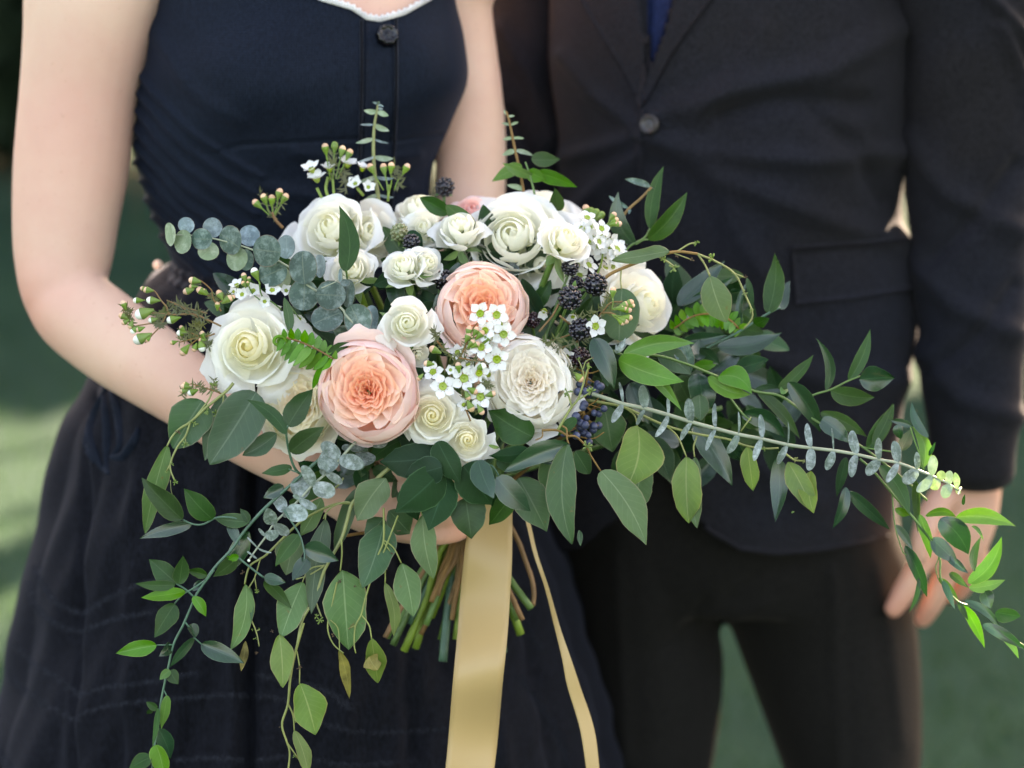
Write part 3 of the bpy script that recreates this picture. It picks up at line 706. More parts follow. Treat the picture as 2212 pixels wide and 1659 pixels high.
# jacket
jl = [([(1420, 290), (1560, 330), (1750, 345), (1935, 330)], .005, 26), ([(1430, 310), (1600, 400), (1800, 480), (1930, 520)], .0045, 28), ([(1420, 250), (1600, 190), (1780, 150), (1930, 60)], .005, 30), ([(1560, 250), (1680, 215), (1860, 225)], -.005, 26),
      ([(1390, 290), (1300, 320), (1225, 340)], .004, 18), ([(1385, 330), (1300, 400), (1230, 470)], .004, 20), ([(1220, 120), (1280, 200), (1370, 270)], .004, 18), ([(1640, 60), (1610, 150), (1500, 260)], .003, 26),
      ([(1550, 400), (1600, 520), (1680, 640)], .003, 26), ([(1760, 250), (1850, 330), (1900, 430)], -.004, 22), ([(1620, 760), (1800, 830), (1930, 820)], .004, 30), ([(1480, 900), (1600, 980), (1750, 1080)], .003, 30), ([(1560, 330), (1545, 600), (1560, 880)], -.0012, 4)]
close = lambda y: np.interp(y, [-100, 220, 330, 480, 700, 1000], [1440, 1388, 1383, 1385, 1392, 1440])
def jdisp(px, py, th, t):
    f = (np.sin(th) > 0)
    step = 0.004 / (1 + np.exp(-(px - close(py)) / 1.5))
    return (lines_disp(px, py, jl) * 1.7 + step + .0015 * np.sin(px * .017 + 1) * np.sin(py * .013)) * f
V, F, uv = loft(jrows, 340, 300, disp=jdisp)
px, py = proj(V)
hem = lambda x: np.interp(x, [1100, 1250, 1340, 1392, 1432, 1450, 1470, 1500, 1540, 1590, 1660, 1800, 1930, 2000], [1195, 1190, 1120, 860, 960, 1020, 1065, 1115, 1160, 1188, 1202, 1190, 1158, 1150])
frontv = V[:, 1] < 0.40
vo = np.interp(py, [-120, 0, 60, 130], [1480, 1450, 1434, 1412]); vi = np.interp(py, [-120, 0, 60, 130], [1385, 1402, 1405, 1408])
cutv = (frontv & (py > hem(px))) | (~frontv & (py > 1215)) | (frontv & (px > vi) & (px < vo) & (py < 130))
F = [f for f in F if not any(cutv[i] for i in f)]
jacket = mk('jacket', V, F, M['jacket'], man, uv=uv); jb = bvh_of(jacket)
V, F, uv = loft([(y, xl + 14, xr - 14, Yc, dh - .008) for y, xl, xr, Yc, dh in jrows[:8]], 80, 30)
sh = mk('shirt', V, F, M['shirt'], man, uv=uv); shb = bvh_of(sh)
V, F = patch(shb, [(1418, -120), (1414, 0), (1408, 125)], [(1470, -120), (1452, 0), (1414, 130)], .003, .004, 20, 6); mk('necktie', V, F, M['shirt'], man)
V, F = patch(jb, [(1452, -110), (1449, 0), (1432, 60), (1412, 130), (1392, 205)], [(1600, -110), (1534, 2), (1490, 62), (1440, 138), (1398, 222)], .0045, .004, 40, 10)
mk('lapel', V, F, M['jacket'], man)
V, F = patch(jb, [(1240, -110), (1262, 2), (1300, 70), (1350, 150), (1388, 232)], [(1384, -110), (1402, 0), (1405, 60), (1404, 130), (1392, 228)], .004, .004, 40, 10)
mk('lapel', V, F, M['jacket'], man)
V, F = patch(jb, [(1708, 541), (1830, 530), (1958, 520)], [(1714, 655), (1838, 642), (1964, 624)], .005, .005, 30, 10); mk('pocket_flap', V, F, M['jacket'], man)
seam(jb, [(1704, 536), (1830, 525), (1960, 515)], .0016, .001).build('pocket_welt', M['jacket'], man)
hp = [(x, hem(x) - 5) for x in np.linspace(1436, 1930, 26)]
seam(jb, hp, .0022, .0005, sub=3).build('hem_edge', M['jacket'], man)
seam(jb, [(close(y) + 3, y) for y in (235, 330, 480, 600)], .0018, .001).build('front_edge', M['jacket'], man)
button(1408, 270, jb, 0.0088, M['horn'], 'button', man, holes=1)
seam(jb, [(1424, 272), (1446, 271)], .0009, .0015).build('buttonhole', M['trim'], man)
def sleeve(keys, lines, name):
    A = []
    for x, y, Y, hw, hd in keys: P = PY(x, y, Y); s = mpx(dep(P)); A.append((*P, hw * s, hd * s))
    A = cr(np.array(A), 150); V, F, uv = sweep(A[:, :3], A[:, 3], A[:, 4], 120, power=.92, cap=False)
    px, py = proj(V); C = np.repeat(A[:, :3], 120, axis=0); n_ = V - C; n_ /= np.linalg.norm(n_, axis=1)[:, None]
    V = V + n_ * (lines_disp(px, py, lines) * 1.5 + .0012 * np.sin(py * .03 + px * .02))[:, None]
    W2 = V[-120:]; c2 = W2.mean(0); inn = [c2 + (W2 - c2) * .95, c2 + (W2 - c2) * .93 + np.array([0, 0, .05])]
    V = np.vstack([V] + inn); uv = np.vstack([uv, uv[-120:], uv[-120:]]); F = gridf(152, 120, 0, True)
    return mk(name, V, F, M['jacket'], man, uv=uv)
s1 = sleeve([(2075, -190, .37, 150, 130), (2092, -60, .36, 158, 135), (2096, 60, .36, 150, 130), (2098, 200, .355, 147, 125), (2097, 400, .35, 139, 120), (2098, 600, .345, 125, 112), (2100, 750, .34, 114, 105), (2100, 900, .335, 101, 95), (2103, 1000, .33, 90, 84), (2103, 1010, .33, 89, 83)],
       [([(2130, -20), (2180, 40), (2230, 110)], .006, 14), ([(2160, 60), (2200, 150), (2235, 260)], .006, 14), ([(1960, 300), (2050, 420), (2200, 500)], .005, 26), ([(1975, 560), (2060, 660), (2190, 720)], .005, 26), ([(1985, 760), (2070, 860), (2190, 900)], .004, 24), ([(2200, 360), (2120, 460), (2010, 560)], -.005, 20), ([(2195, 620), (2100, 740), (2010, 800)], -.004, 18)], 'sleeve')
sleeve([(1150, -190, .44, 110, 110), (1128, -40, .43, 92, 95), (1120, 150, .43, 84, 90), (1128, 300, .42, 86, 88), (1140, 450, .42, 84, 85), (1150, 650, .42, 78, 80), (1160, 850, .42, 70, 72), (1165, 1030, .42, 64, 62)],
       [([(1080, 60), (1140, 160), (1180, 300)], .005, 18), ([(1100, 250), (1150, 340), (1190, 430)], -.005, 16)], 'sleeve')
# ================================================================ flowers and foliage builders
FOCUS = 1.865
def basis(axis, roll=0.0):
    """axis given as (right, up, toward the viewer)"""
    a = unit(RT * axis[0] + UP * axis[1] - FWD * axis[2])
    x = np.cross(UP if abs(a @ UP) < .9 else RT, a); x = unit(x); y = np.cross(a, x)
    c, s = math.cos(roll), math.sin(roll)
    return np.array([x * c + y * s, -x * s + y * c, a])
def petal(th, W, rtop, ztop, rbase, zbase, belly, flare, curl, f, rg, nu=17, nv=13, ruff=1.0, point=0.05, spiral=0.05, hdrop=0.3, inward=0.0):
    u = np.linspace(-1, 1, nu)[None, :]; v = np.linspace(0, 1, nv)[:, None]
    top = 1 - hdrop * np.abs(u) ** 2.8 + point * np.exp(-(u / .2) ** 2)
    top = top + 0.018 * ruff * (np.sin(5 * u + rg.uniform(0, 6)) + .7 * np.sin(11 * u + rg.uniform(0, 6)))
    ve = v * top
    g = np.sin(np.clip(ve, 0, 1.15) * math.pi / 2) ** 0.75
    rho = rbase + (rtop - rbase) * g + belly * np.sin(np.clip(ve, 0, 1) * math.pi)
    lip = np.clip((ve - .68) / .32, 0, 1.3)
    rho = rho + flare * lip ** 2 - inward * lip ** 1.2
    z = zbase + (ztop - zbase) * ve ** (1.05) - curl * lip ** 2.4
    edge = np.abs(u) ** 4
    rho = rho + flare * .5 * edge * v ** 2 + spiral * u * (0.35 + .65 * v)
    z = z - curl * .4 * edge * v ** 2
    rf = ruff * v ** 2.5
    rho = rho + rf * (0.016 * np.sin(4.2 * u + rg.uniform(0, 6)) + .008 * np.sin(10 * u + rg.uniform(0, 6)))
    z = z + rf * (0.018 * np.sin(3.6 * u + rg.uniform(0, 6)) + .009 * np.sin(9 * u + rg.uniform(0, 6)))
    ph = th + u * W * (0.8 + .2 * v)
    P = np.stack([rho * np.cos(ph), rho * np.sin(ph), z + 0 * u], -1)
    uv = np.stack([(u + 1) / 2 + 0 * v, v + 0 * u], -1)
    return P.reshape(-1, 3), gridf(nv, nu), uv.reshape(-1, 2)
def lerp(a, b, t): return np.asarray(a, float) * (1 - t) + np.asarray(b, float) * t
PAL = {
 'white': dict(inn=(0.92, 0.91, 0.78), mid=(0.90, 0.90, 0.85), out=(0.87, 0.875, 0.86), base=(0.86, 0.88, 0.64)),
 'white_yellow': dict(inn=(0.94, 0.88, 0.60), mid=(0.93, 0.93, 0.85), out=(0.91, 0.92, 0.90), base=(0.92, 0.91, 0.70)),
 'ivory': dict(inn=(0.94, 0.89, 0.66), mid=(0.94, 0.92, 0.82), out=(0.93, 0.93, 0.88), base=(0.93, 0.90, 0.68)),
 'green_white': dict(inn=(0.92, 0.92, 0.82), mid=(0.89, 0.90, 0.85), out=(0.85, 0.865, 0.84), base=(0.86, 0.90, 0.70)),
 'blush': dict(inn=(0.96, 0.89, 0.81), mid=(0.96, 0.93, 0.88), out=(0.94, 0.935, 0.91), base=(0.96, 0.88, 0.77)),
 'cream': dict(inn=(0.94, 0.80, 0.66), mid=(0.94, 0.89, 0.70), out=(0.93, 0.91, 0.80), base=(0.94, 0.84, 0.56)),
 'peach': dict(inn=(0.985, 0.52, 0.30), mid=(0.985, 0.72, 0.57), out=(0.975, 0.85, 0.82), base=(0.985, 0.46, 0.22)),
 'pink': dict(inn=(0.88, 0.52, 0.50), mid=(0.88, 0.62, 0.60), out=(0.88, 0.70, 0.70), base=(0.86, 0.55, 0.50)),
}
def pcol(pal, f, v, pinktip=0.0):
    c = lerp(pal['inn'], pal['mid'], min(1, f * 2)) if f < .5 else lerp(pal['mid'], pal['out'], (f - .5) * 2)
    v = np.asarray(v)[:, None]
    w = np.clip(1 - v / .55, 0, 1) ** 1.3
    cc = c * (1 - w) + np.array(pal['base']) * w
    if pinktip: 
        t = np.clip((v - .55) / .45, 0, 1) * pinktip; cc = cc * (1 - t) + np.array((0.90, 0.52, 0.56)) * t
    return cc
BIND = None
stem_ends = []
def flower_stem(t, C, ax, R_, mat='stem_green', r=0.0026):
    """stem from the flower through the hand to its cut end"""
    i = flower_stem.i % len(stem_ends); flower_stem.i += 1
    ex, ey, rad, mt = stem_ends[i]
    B = Pd(*f2v(8, lerp(700, 1100, (i * .37) % 1), 400 - 60 * ((i * .61) % 1)), 1.975 + .02 * ((i * .77) % 1))
    B2 = Pd(*f2v(8, lerp(690, 1090, (ex - 300) / 1130), 560), 1.975 + .02 * ((i * .53) % 1))
    E = Pd(*f2v(8, ex, ey), 1.965 + .03 * ((i * .29) % 1))
    S = C - ax * R_ * .6; S2 = C - ax * R_ * 1.6
    mb = MB(); q_ = (i * .47) % 1 - .5; mb.tube([S, S2, lerp(S2, B, .55) + FWD * .02, B, B2, lerp(B2, E, .5) + RT * .006 * q_ + FWD * .004 * q_, E], [r, r, r, rad, rad, rad * 1.02], 8, samples=34)
    mb.build('stem', M['stem_green' if mt == 'stem_brown' else mt], t)
flower_stem.i = 0
def rose(name, label, cat, cx, cy, rpx, axis, pal='white', n=26, seed=0, d=None, opn=1.0, roll=0.0, kind='rose', sepals=False, group='roses in the bouquet', squash=1.0, deep=1.0, fall=(), stem=True, tip=0.0, mat='petal'):
    rg = np.random.default_rng(seed); d = d or DD(cx, cy); rr = rpx * mpx(d); pal = PAL[pal]
    B = basis(axis, roll); C = Pd(cx, cy, d)
    t = empty(name, C - B[2] * rr * .62); tag(t, label, cat, group)
    Sc = np.array([1.0, squash, 1.0])
    def put(P, F, uv, f, nm='petal', pt=0.0):
        P = P * Sc; P[:, 2] -= 0.22
        mk(nm, C + (P * rr) @ B, F, M[mat], t, uv=uv, colr=pcol(pal, f, uv[:, 1], pt))
    if kind == 'rose':
        n = int(round(n * .84))
        for i in range(n):
            f = i / (n - 1); ff = np.clip(f + rg.normal(0, .008 + .03 * f), 0, 1); po = rg.uniform(.75, 1.45)
            rt = 0.05 + 0.83 * ff ** 0.82
            Wd = np.interp(f, [0, .15, .35, 1], [2.1, 1.35, .92, .76])
            zt = 0.44 - 0.10 * ff - 0.44 * ff ** 2.4 * opn
            P = petal(i * 2.39996 + rg.normal(0, .12 + .2 * f), Wd * rg.uniform(.9, 1.15), rt, zt + rg.normal(0, .02 * f), 0.02 + .10 * f, -(.02 + .60 * min(1, f * 1.5)) * deep, 0.07 - .02 * f, (.21 * f ** 1.6) * opn * po, (0.01 + .20 * f ** 1.6) * opn * po, f, rg,
                      ruff=.3 + .9 * f, point=.10 * max(0, f - .3), spiral=.035 + .035 * f, hdrop=.07 + .24 * f, inward=np.interp(f, [0, .15, .5, .8], [.045, .075, .065, 0]))
            put(*P, f)
        for (a, tilt, ln) in fall:      # loose outer petals lying back
            P, F, uv = petal(a, .62, .95 * ln, -.35 + tilt, .12, -.62 * deep, .10, .28, .26, 1.0, rg, ruff=1.6, point=.10, spiral=.02, hdrop=.42); put(P, F, uv, 1.0, pt=tip)
    else:
        nb = 9; K = 36; swirl = 1 if seed % 2 else -1
        for k in range(K):
            r0 = .95 - .91 * (k / (K - 1)) ** .92 + rg.normal(0, .012)
            nu, nv = 21, 9
            u = np.linspace(-1, 1, nu)[None, :]; v = np.linspace(0, 1, nv)[:, None]
            Wk = np.interp(r0, [.1, .3, .9], [1.5, 1.05, .72]) * rg.uniform(.8, 1.3); th0 = k * 2.39996 + rg.normal(0, .1)
            fold = np.interp(r0, [.1, .9], [.12, .42]) * rg.uniform(.6, 1.3); skew = rg.uniform(-.35, .35)
            wob = .022 * np.sin(5 * u + rg.uniform(0, 6)) + .009 * np.sin(11 * u + rg.uniform(0, 6))
            rim = np.maximum(r0 * (1 - fold * (np.sqrt((u - skew) ** 2 + .03) - .17)) + wob * (.3 + v), .03)
            rho = rim * (.40 + .60 * v ** .75) + .02 * v ** 5
            ph = th0 + u * Wk + 1.25 * swirl * (1 - rho / .95)
            zr = (.24 + .05 * deep) - .20 * rim ** 2 - .10 * np.exp(-(rim / .2) ** 2) + rg.normal(0, .012)
            top = 1 - .10 * np.abs(u) ** 3
            z = -.16 + (zr + .16) * (v * top) ** .85 - .02 * v ** 6 + .014 * np.sin(9 * u + rg.uniform(0, 6)) * v
            P = np.stack([rho * np.cos(ph), rho * np.sin(ph), z + 0 * u], -1).reshape(-1, 3)
            uv = np.stack([(u + 1) / 2 + 0 * v, .35 + .65 * v + 0 * u], -1).reshape(-1, 2)
            put(P, gridf(nv, nu), uv, float(np.clip(r0 * .66 + rg.normal(0, .06), 0, .7)))
        for i in range(nb + 5):
            f = i / (nb + 4)
            if i < 5: P = petal(i * 1.2566 + .3, .85, .90, .20 + rg.normal(0, .02), .12, -.72 * deep, .12, 0, .02, f, rg, ruff=.9, point=.0, spiral=.05, hdrop=.16, inward=.13)
            elif i < 10: P = petal(i * 1.2566 + .9, .80, .96, .10 + rg.normal(0, .03), .12, -.74 * deep, .14, 0, .02, f, rg, ruff=.8, point=.02, spiral=.04, hdrop=.22, inward=.09)
            else: P = petal(i * 1.65 + rg.uniform(0, 1), .72, 1.0, -.02 + rg.normal(0, .04), .12, -.75 * deep, .13, .04, .03, f, rg, ruff=.9, point=.06, spiral=.03, hdrop=.35)
            put(*P, .72 + .28 * f, pt=tip * (.4 if i % 3 else 1.0))
        for (a, tilt, ln) in fall:
            P, F, uv = petal(a, .60, 1.02 * ln, -.15 + tilt, .12, -.72 * deep, .12, .16, .10, 1.0, rg, ruff=1.3, point=.10, spiral=.02, hdrop=.40); put(P, F, uv, 1.0, pt=tip)
    # receptacle and sepals
    mb = MB(); mb.ball(C + B[2] * (-0.86 * deep * rr), (rr * .17, rr * .17, rr * .2), 12, 8, axes=B); mb.build('receptacle', M['sepal'], t)
    if sepals:
        for k in range(5):
            a = k * 1.2566 + rg.uniform(-.2, .2); L = rr * rg.uniform(.85, 1.25); e = B[0] * math.cos(a) + B[1] * math.sin(a)
            b = C - B[2] * rr * .80 * deep + e * rr * .12; m_ = b + e * L * .5 + B[2] * rr * rg.uniform(-.05, .25); tp_ = b + e * L * .85 + B[2] * rr * rg.uniform(-.5, .15)
            leaf3(b, tp_, rr * .34, -B[2], M['sepal'], t, 'lance', bend=rg.uniform(-.2, .2), fold=.3, name='sepal')
    if stem: flower_stem(t, C, B[2], rr)
    return t
SH = {'ovate': (.55, .95), 'round': (.5, .5), 'lance': (.7, 1.1), 'wide': (.5, .80), 'seeded': (.72, .85), 'thin': (.6, .8)}
def leaf3(base, tip, width, nrm, mat, parent, shape='ovate', roll=0.0, bend=0.0, side=0.0, fold=0.15, wav=0.0, twist=0.0, name='leaf', nl=13, nw=7, tail=0.0, label=None):
    base, tip = np.asarray(base, float), np.asarray(tip, float)
    X = tip - base; L = np.linalg.norm(X); X = X / L
    nrm = np.asarray(nrm, float); nrm = nrm - X * (nrm @ X); Nn = unit(nrm); Y = np.cross(Nn, X)
    a, b = SH[shape]; t = .5 - .5 * np.cos(np.linspace(0, math.pi, nl)); tp = a / (a + b)
    w = (t ** a) * (1 - t) ** b / ((tp ** a) * (1 - tp) ** b)
    if tail: w = w * (1 - np.clip((t - .72) / .28, 0, 1) * tail)
    s = np.linspace(-1, 1, nw)
    T, S = np.meshgrid(t, s, indexing='ij'); Wm = (w * width / 2)[:, None]
    seedv = (base[0] * 977 + base[2] * 613) % 6.28
    asy = .12 * math.sin(seedv * 7); yy = S * Wm * (1 + asy * S * (1 - T)) * (1 + wav * .25 * np.sin(9 * T + seedv + S) + .018 * np.sin(31 * T + 3 * S + seedv)); ro = roll + twist * (T - .5)
    zz = fold * np.abs(S) * Wm + wav * .16 * width * np.sin(8 * T + 2.5 * S + seedv) * np.abs(S) ** 1.5 * 1.0
    y2 = yy * np.cos(ro) - zz * np.sin(ro) + side * L * 4 * T * (1 - T)
    z2 = yy * np.sin(ro) + zz * np.cos(ro) + bend * L * 4 * T * (1 - T)
    P = base + (T * L)[..., None] * X + y2[..., None] * Y + z2[..., None] * Nn
    uv = np.stack([T, (S + 1) / 2], -1).reshape(-1, 2)
    return mk(name, P.reshape(-1, 3), gridf(nl, nw), mat, parent, uv=uv, label=label)
LR = np.random.default_rng(11)
def leaf(t, fr, bx, by, tx, ty, w, mat, d, shape='ovate', dd=0.0, dt=None, roll=None, **k):
    """leaf from base to tip in frame fr, apparent width w; dd moves it along the view, dt tips its end away"""
    B_ = f2v(fr, bx, by); T_ = f2v(fr, tx, ty); s = FR[fr][2]
    dt = LR.normal(0, .008) if dt is None else dt
    roll = LR.uniform(-.45, .45) if roll is None else roll
    b = Pd(*B_, d + dd); e = Pd(*T_, d + dd + dt)
    k.setdefault('bend', LR.uniform(-.07, .11)); k.setdefault('fold', LR.uniform(.08, .32)); k.setdefault('twist', LR.uniform(-.6, .6)); k.setdefault('side', LR.uniform(-.05, .05)); k.setdefault('wav', LR.uniform(.05, .25)); k.setdefault('tail', .2 if shape in ('ovate', 'seeded') else 0)
    return leaf3(b, e, w * s * mpx(d) / max(.35, math.cos(roll)), CAM - b, M[mat], t, shape, roll=roll, **k)
def disc(t, fr, cx, cy, rx, ry, ax_, ay_, mat, d, dd=0.0, sgn=1):
    """round leaf seen as an ellipse rx, ry; (ax_, ay_) is where it joins the stem"""
    s = FR[fr][2]; c = f2v(fr, cx, cy); a = f2v(fr, ax_, ay_); d = d + dd
    R_ = max(rx, ry) * s * mpx(d)
    C = Pd(*c, d); ncam = unit(CAM - C)
    if rx < ry: an = math.acos(max(.12, rx / ry)) * sgn; n = ncam * math.cos(an) + RT * math.sin(an)
    else: an = math.acos(max(.12, ry / rx)) * sgn; n = ncam * math.cos(an) + UP * math.sin(an)
    X = C - Pd(*a, d); X = X - n * (X @ n); X = unit(X) if np.linalg.norm(X) > 1e-6 else unit(np.cross(n, UP))
    return leaf3(C - X * R_ * 1.0, C + X * R_ * 1.0, 2 * R_ * .97, n, M[mat], t, 'round', bend=LR.uniform(-.05, .05), fold=LR.uniform(-.12, .12), wav=.05, nl=15, nw=9)
def stems(t, fr, lines, mat, d, name='stem', tostem=True):
    mb = MB(); s = FR[fr][2]
    for ln in lines:
        pts, r = ln[0], ln[1]; dds = ln[2] if len(ln) > 2 else 0.0
        n = len(pts); dds = np.linspace(0, dds, n) if np.isscalar(dds) else np.interp(np.linspace(0, 1, n), np.linspace(0, 1, len(dds)), dds)
        r = np.atleast_1d(r).astype(float) * s * mpx(d)
        mb.tube([Pd(*f2v(fr, x, y), d + q) for (x, y), q in zip(pts, dds)], r, 7)
    return mb.build(name, M[mat], t)
def thing(name, label, cat, fr, x, y, d, group=None):
    t = empty(name, Pd(*f2v(fr, x, y), d)); return tag(t, label, cat, group)
def seedclump(t, fr, x, y, r, d, mat='seed', n=7, dd=-0.001):
    r = r * (.62 if mat == 'seed_brown' else .8)
    mb = MB(); s = FR[fr][2] * mpx(d); C = Pd(*f2v(fr, x, y), d + dd)
    for k in range(n):
        a = LR.uniform(0, 6.28); v = unit(RT * math.cos(a) + UP * math.sin(a) - FWD * LR.uniform(0, 1.2)); L = r * s * LR.uniform(.7, 1.15)
        mb.tube([C, C + v * L * .55, C + v * L], [.12 * r * s, .13 * r * s, .22 * r * s], 5, samples=4); mb.ball(C + v * L, .2 * r * s, 6, 4)
    return mb.build('seed_cluster', M[mat], t)
# --- wax flowers
_wax = {}
def wax_parts():
    if _wax: return _wax
    # unit-radius petal, cup and stamens, built once; z is toward the viewer
    nu, nv = 9, 7; u = np.linspace(-1, 1, nu)[None, :]; v = np.linspace(0, 1, nv)[:, None]
    w = .365 * np.sin(np.clip(v * .84 + .13, 0, 1) * math.pi) ** .75
    x = .30 + .70 * v * (1 - .10 * np.abs(u) ** 3) ; y = u * w; z = .06 + .10 * v ** 2 - .16 * (u * w / .36) ** 2 * 0 + .10 * np.abs(u) ** 2 * (v > 0) * .6 - .06 * v ** 4
    P = np.stack([x + 0 * u, y, z + 0 * u], -1).reshape(-1, 3); me = bpy.data.meshes.new('petal'); me.from_pydata(P.tolist(), [], gridf(nv, nu)); me.polygons.foreach_set('use_smooth', [True] * len(me.polygons)); me.materials.append(M['wax']); _wax['petal'] = me
    mb = MB(); th = np.linspace(0, 2 * math.pi, 16, endpoint=False); prof = [(.10, -.28), (.20, -.16), (.28, .02), (.31, .12), (.27, .13), (.21, .04), (.10, .0), (.05, .06), (.0, .10)]
    V = np.array([(r * math.cos(a), r * math.sin(a), h) for r, h in prof for a in th]); mb.add(V, gridf(len(prof), 16, 0, True))
    V = np.vstack(mb.V); me = bpy.data.meshes.new('cup'); me.from_pydata(V.tolist(), [], mb.F); me.polygons.foreach_set('use_smooth', [True] * len(me.polygons)); me.materials.append(M['waxcup']); _wax['cup'] = me
    mb = MB()
    for k in range(10):
        a = k * .628; mb.ball((.40 * math.cos(a), .40 * math.sin(a), .17), .028, 5, 4)
    V = np.vstack(mb.V); me = bpy.data.meshes.new('stamens'); me.from_pydata(V.tolist(), [], mb.F); me.materials.append(M['waxdot']); _wax['st'] = me
    return _wax
def waxflower(t, fr, x, y, r, axis, d, dd=0.0, closed=0.0):
    W_ = wax_parts(); s = FR[fr][2] * mpx(d) * r; C = Pd(*f2v(fr, x, y), d + dd); B = basis(axis, LR.uniform(0, 6.28))
    L0 = np.array(root_loc(t))
    mat = Matrix(((*(B[:, 0] * s),), (*(B[:, 1] * s),), (*(B[:, 2] * s),))); mat = Matrix([[B[0][i] * s, B[1][i] * s, B[2][i] * s, (C - L0)[i]] for i in range(3)] + [[0, 0, 0, 1]])
    o = bpy.data.objects.new('wax_flower', W_['cup']); col.objects.link(o); o.parent = t; o.matrix_local = mat
    for k in range(5):
        p = bpy.data.objects.new('petal', W_['petal']); col.objects.link(p); p.parent = o
        p.matrix_local = Matrix.Rotation(k * 1.2566 + LR.uniform(-.08, .08), 4, 'Z') @ Matrix.Rotation(-closed - LR.uniform(-.1, .15), 4, 'Y')
    p = bpy.data.objects.new('stamens', W_['st']); col.objects.link(p); p.parent = o
    return C
def bud(t, fr, x, y, r, d, to=None, mat='bud_pink', dd=0.0, stalk=True):
    s = FR[fr][2] * mpx(d); C = Pd(*f2v(fr, x, y), d + dd); rr = r * s
    T = Pd(*f2v(fr, *to), d + dd) if to is not None else C - UP * rr * 3
    ax = unit(C - T); X = unit(np.cross(ax, FWD)); Yv = np.cross(ax, X); A = np.array([X, Yv, ax])
    mb = MB(); mb.ball(C, (rr * .92, rr * .92, rr), 12, 8, axes=A); o = mb.build('bud', M[mat], t)
    c = MB(); V = []
    for q, h in ((.95, -.05), (1.0, -.3), (.8, -.9), (.45, -1.7), (.22, -2.3)):
        for a in np.linspace(0, 2 * math.pi, 12, endpoint=False): V.append(C + (X * math.cos(a) + Yv * math.sin(a)) * q * rr * 1.03 + ax * h * rr)
    c.add(V, gridf(5, 12, 0, True))
    if stalk: c.tube([C - ax * rr * 2.1, lerp(C - ax * rr * 2.1, T, .5) + RT * LR.normal(0, rr * .2), T], [rr * .24, rr * .18, rr * .2], 5, samples=6)
    c.build('calyx', M['bud_green'], t)
def needles(t, fr, pts, d, n, L, name='needle_leaves', dd=0.0):
    """short needle leaves along a twig"""
    mb = MB(); s = FR[fr][2] * mpx(d); P = cr(np.array(pts, float), n)
    for x, y in P:
        for k in range(2):
            C = Pd(*f2v(fr, x, y), d + dd); a = LR.uniform(0, 6.28); v = unit(RT * math.cos(a) + UP * math.sin(a) + FWD * LR.uniform(-.6, .6)); l = L * s * LR.uniform(.6, 1.2)
            wv = unit(np.cross(v, FWD)) * l * .09
            mb.add([C - wv * .5, C + wv * .5, C + v * l * .5 + wv, C + v * l * .5 - wv, C + v * l + UP * l * .1], [(0, 1, 2, 3), (3, 2, 4)])
    return mb.build(name, M['needle'], t, kind='stuff')
# --- blackberries
_bb = {}
def blackberry(t, cx, cy, r, d, mat='blackberry', axis=(0.2, -.3, .9), seed=0):
    rg = np.random.default_rng(seed); R_ = r * mpx(d); C = Pd(cx, cy, d); B = basis(axis, seed)
    key = mat
    if key not in _bb:
        mb = MB(); mb.ball((0, 0, 0), .74, 12, 8)
        n = 46
        for i in range(n):
            z = 1 - 2 * (i + .5) / n; a = i * 2.39996 + rg.normal(0, .06); q = math.sqrt(1 - z * z)
            p = np.array([q * math.cos(a), q * math.sin(a), z * 1.05]) * .80; mb.ball(p, .175 * rg.uniform(.88, 1.12), 9, 7)
        _bb[key] = (np.vstack(mb.V), mb.F)
    V, F = _bb[key]
    o = mk('blackberry', C + (V * R_) @ B, F, M[mat], t)
    for k in range(5):
        a = k * 1.2566; e = B[0] * math.cos(a) + B[1] * math.sin(a); b = C - B[2] * R_ * .9 + e * R_ * .2
        leaf3(b, b + e * R_ * .7 - B[2] * R_ * .25, R_ * .35, -B[2], M['sepal'], o, 'lance', nl=6, nw=4, name='sepal')
    return C - B[2] * R_ * .9
def DD(x, y):
    r2 = ((x - 930) / 580) ** 2 + ((y - 800) / 400) ** 2
    return 1.855 + 0.075 * min(r2, 1.8) + (0.03 * max(0, (560 - y) / 200) if y < 560 else 0)
# ================================================================ the bouquet
stem_ends = [(300, 1290, .0022, 'stem_brown'), (345, 1345, .0026, 'stem_green'), (430, 1390, .0032, 'stem_bright'), (520, 1370, .0030, 'stem_bright'), (600, 1190, .0026, 'stem_green'), (670, 950, .0022, 'stem_brown'),
 (712, 1300, .0024, 'stem_brown'), (730, 1470, .0036, 'stem_blue'), (830, 1300, .0028, 'stem_bright'), (880, 1250, .0026, 'stem_green'), (1330, 1262, .0034, 'stem_bright'), (1412, 1062, .0030, 'stem_green'),
 (470, 1180, .0024, 'stem_blue'), (580, 1080, .0022, 'stem_green'), (1300, 1150, .0024, 'stem_brown'), (380, 1200, .0024, 'stem_green'), (780, 1130, .0022, 'stem_brown'), (1200, 1400, .0030, 'stem_blue'), (1120, 1330, .0028, 'stem_green'),
 (640, 1130, .0030, 'stem_bright'), (950, 1350, .0028, 'stem_green'), (1040, 1300, .0028, 'stem_bright')]
R1 = rose('white_rose', 'large open white rose with a yellow heart, furthest left of the roses', 'rose', 535, 748, 100, (-.18, .12, .95), 'white_yellow', 27, 1, d=1.872, opn=1.15, squash=1.04, fall=((1.7, .05, 1.05), (3.4, .0, 1.05), (5.3, .0, 1.02), (0.2, -.05, 1.0)))
rose('white_rose', 'large white rose tilted up behind a dark pointed leaf, top left of the bouquet', 'rose', 712, 488, 98, (-.22, .40, .86), 'white', 27, 2, d=1.925, opn=.95, fall=((3.3, -.05, 1.35), (4.2, -.1, 1.25)))
rose('white_rose', 'loose white rose with big upright petals right of the dark pointed leaf', 'rose', 800, 496, 80, (.30, .25, .88), 'white', 14, 22, d=1.935, opn=.7, deep=1.5, fall=((.2, .2, 1.0),))
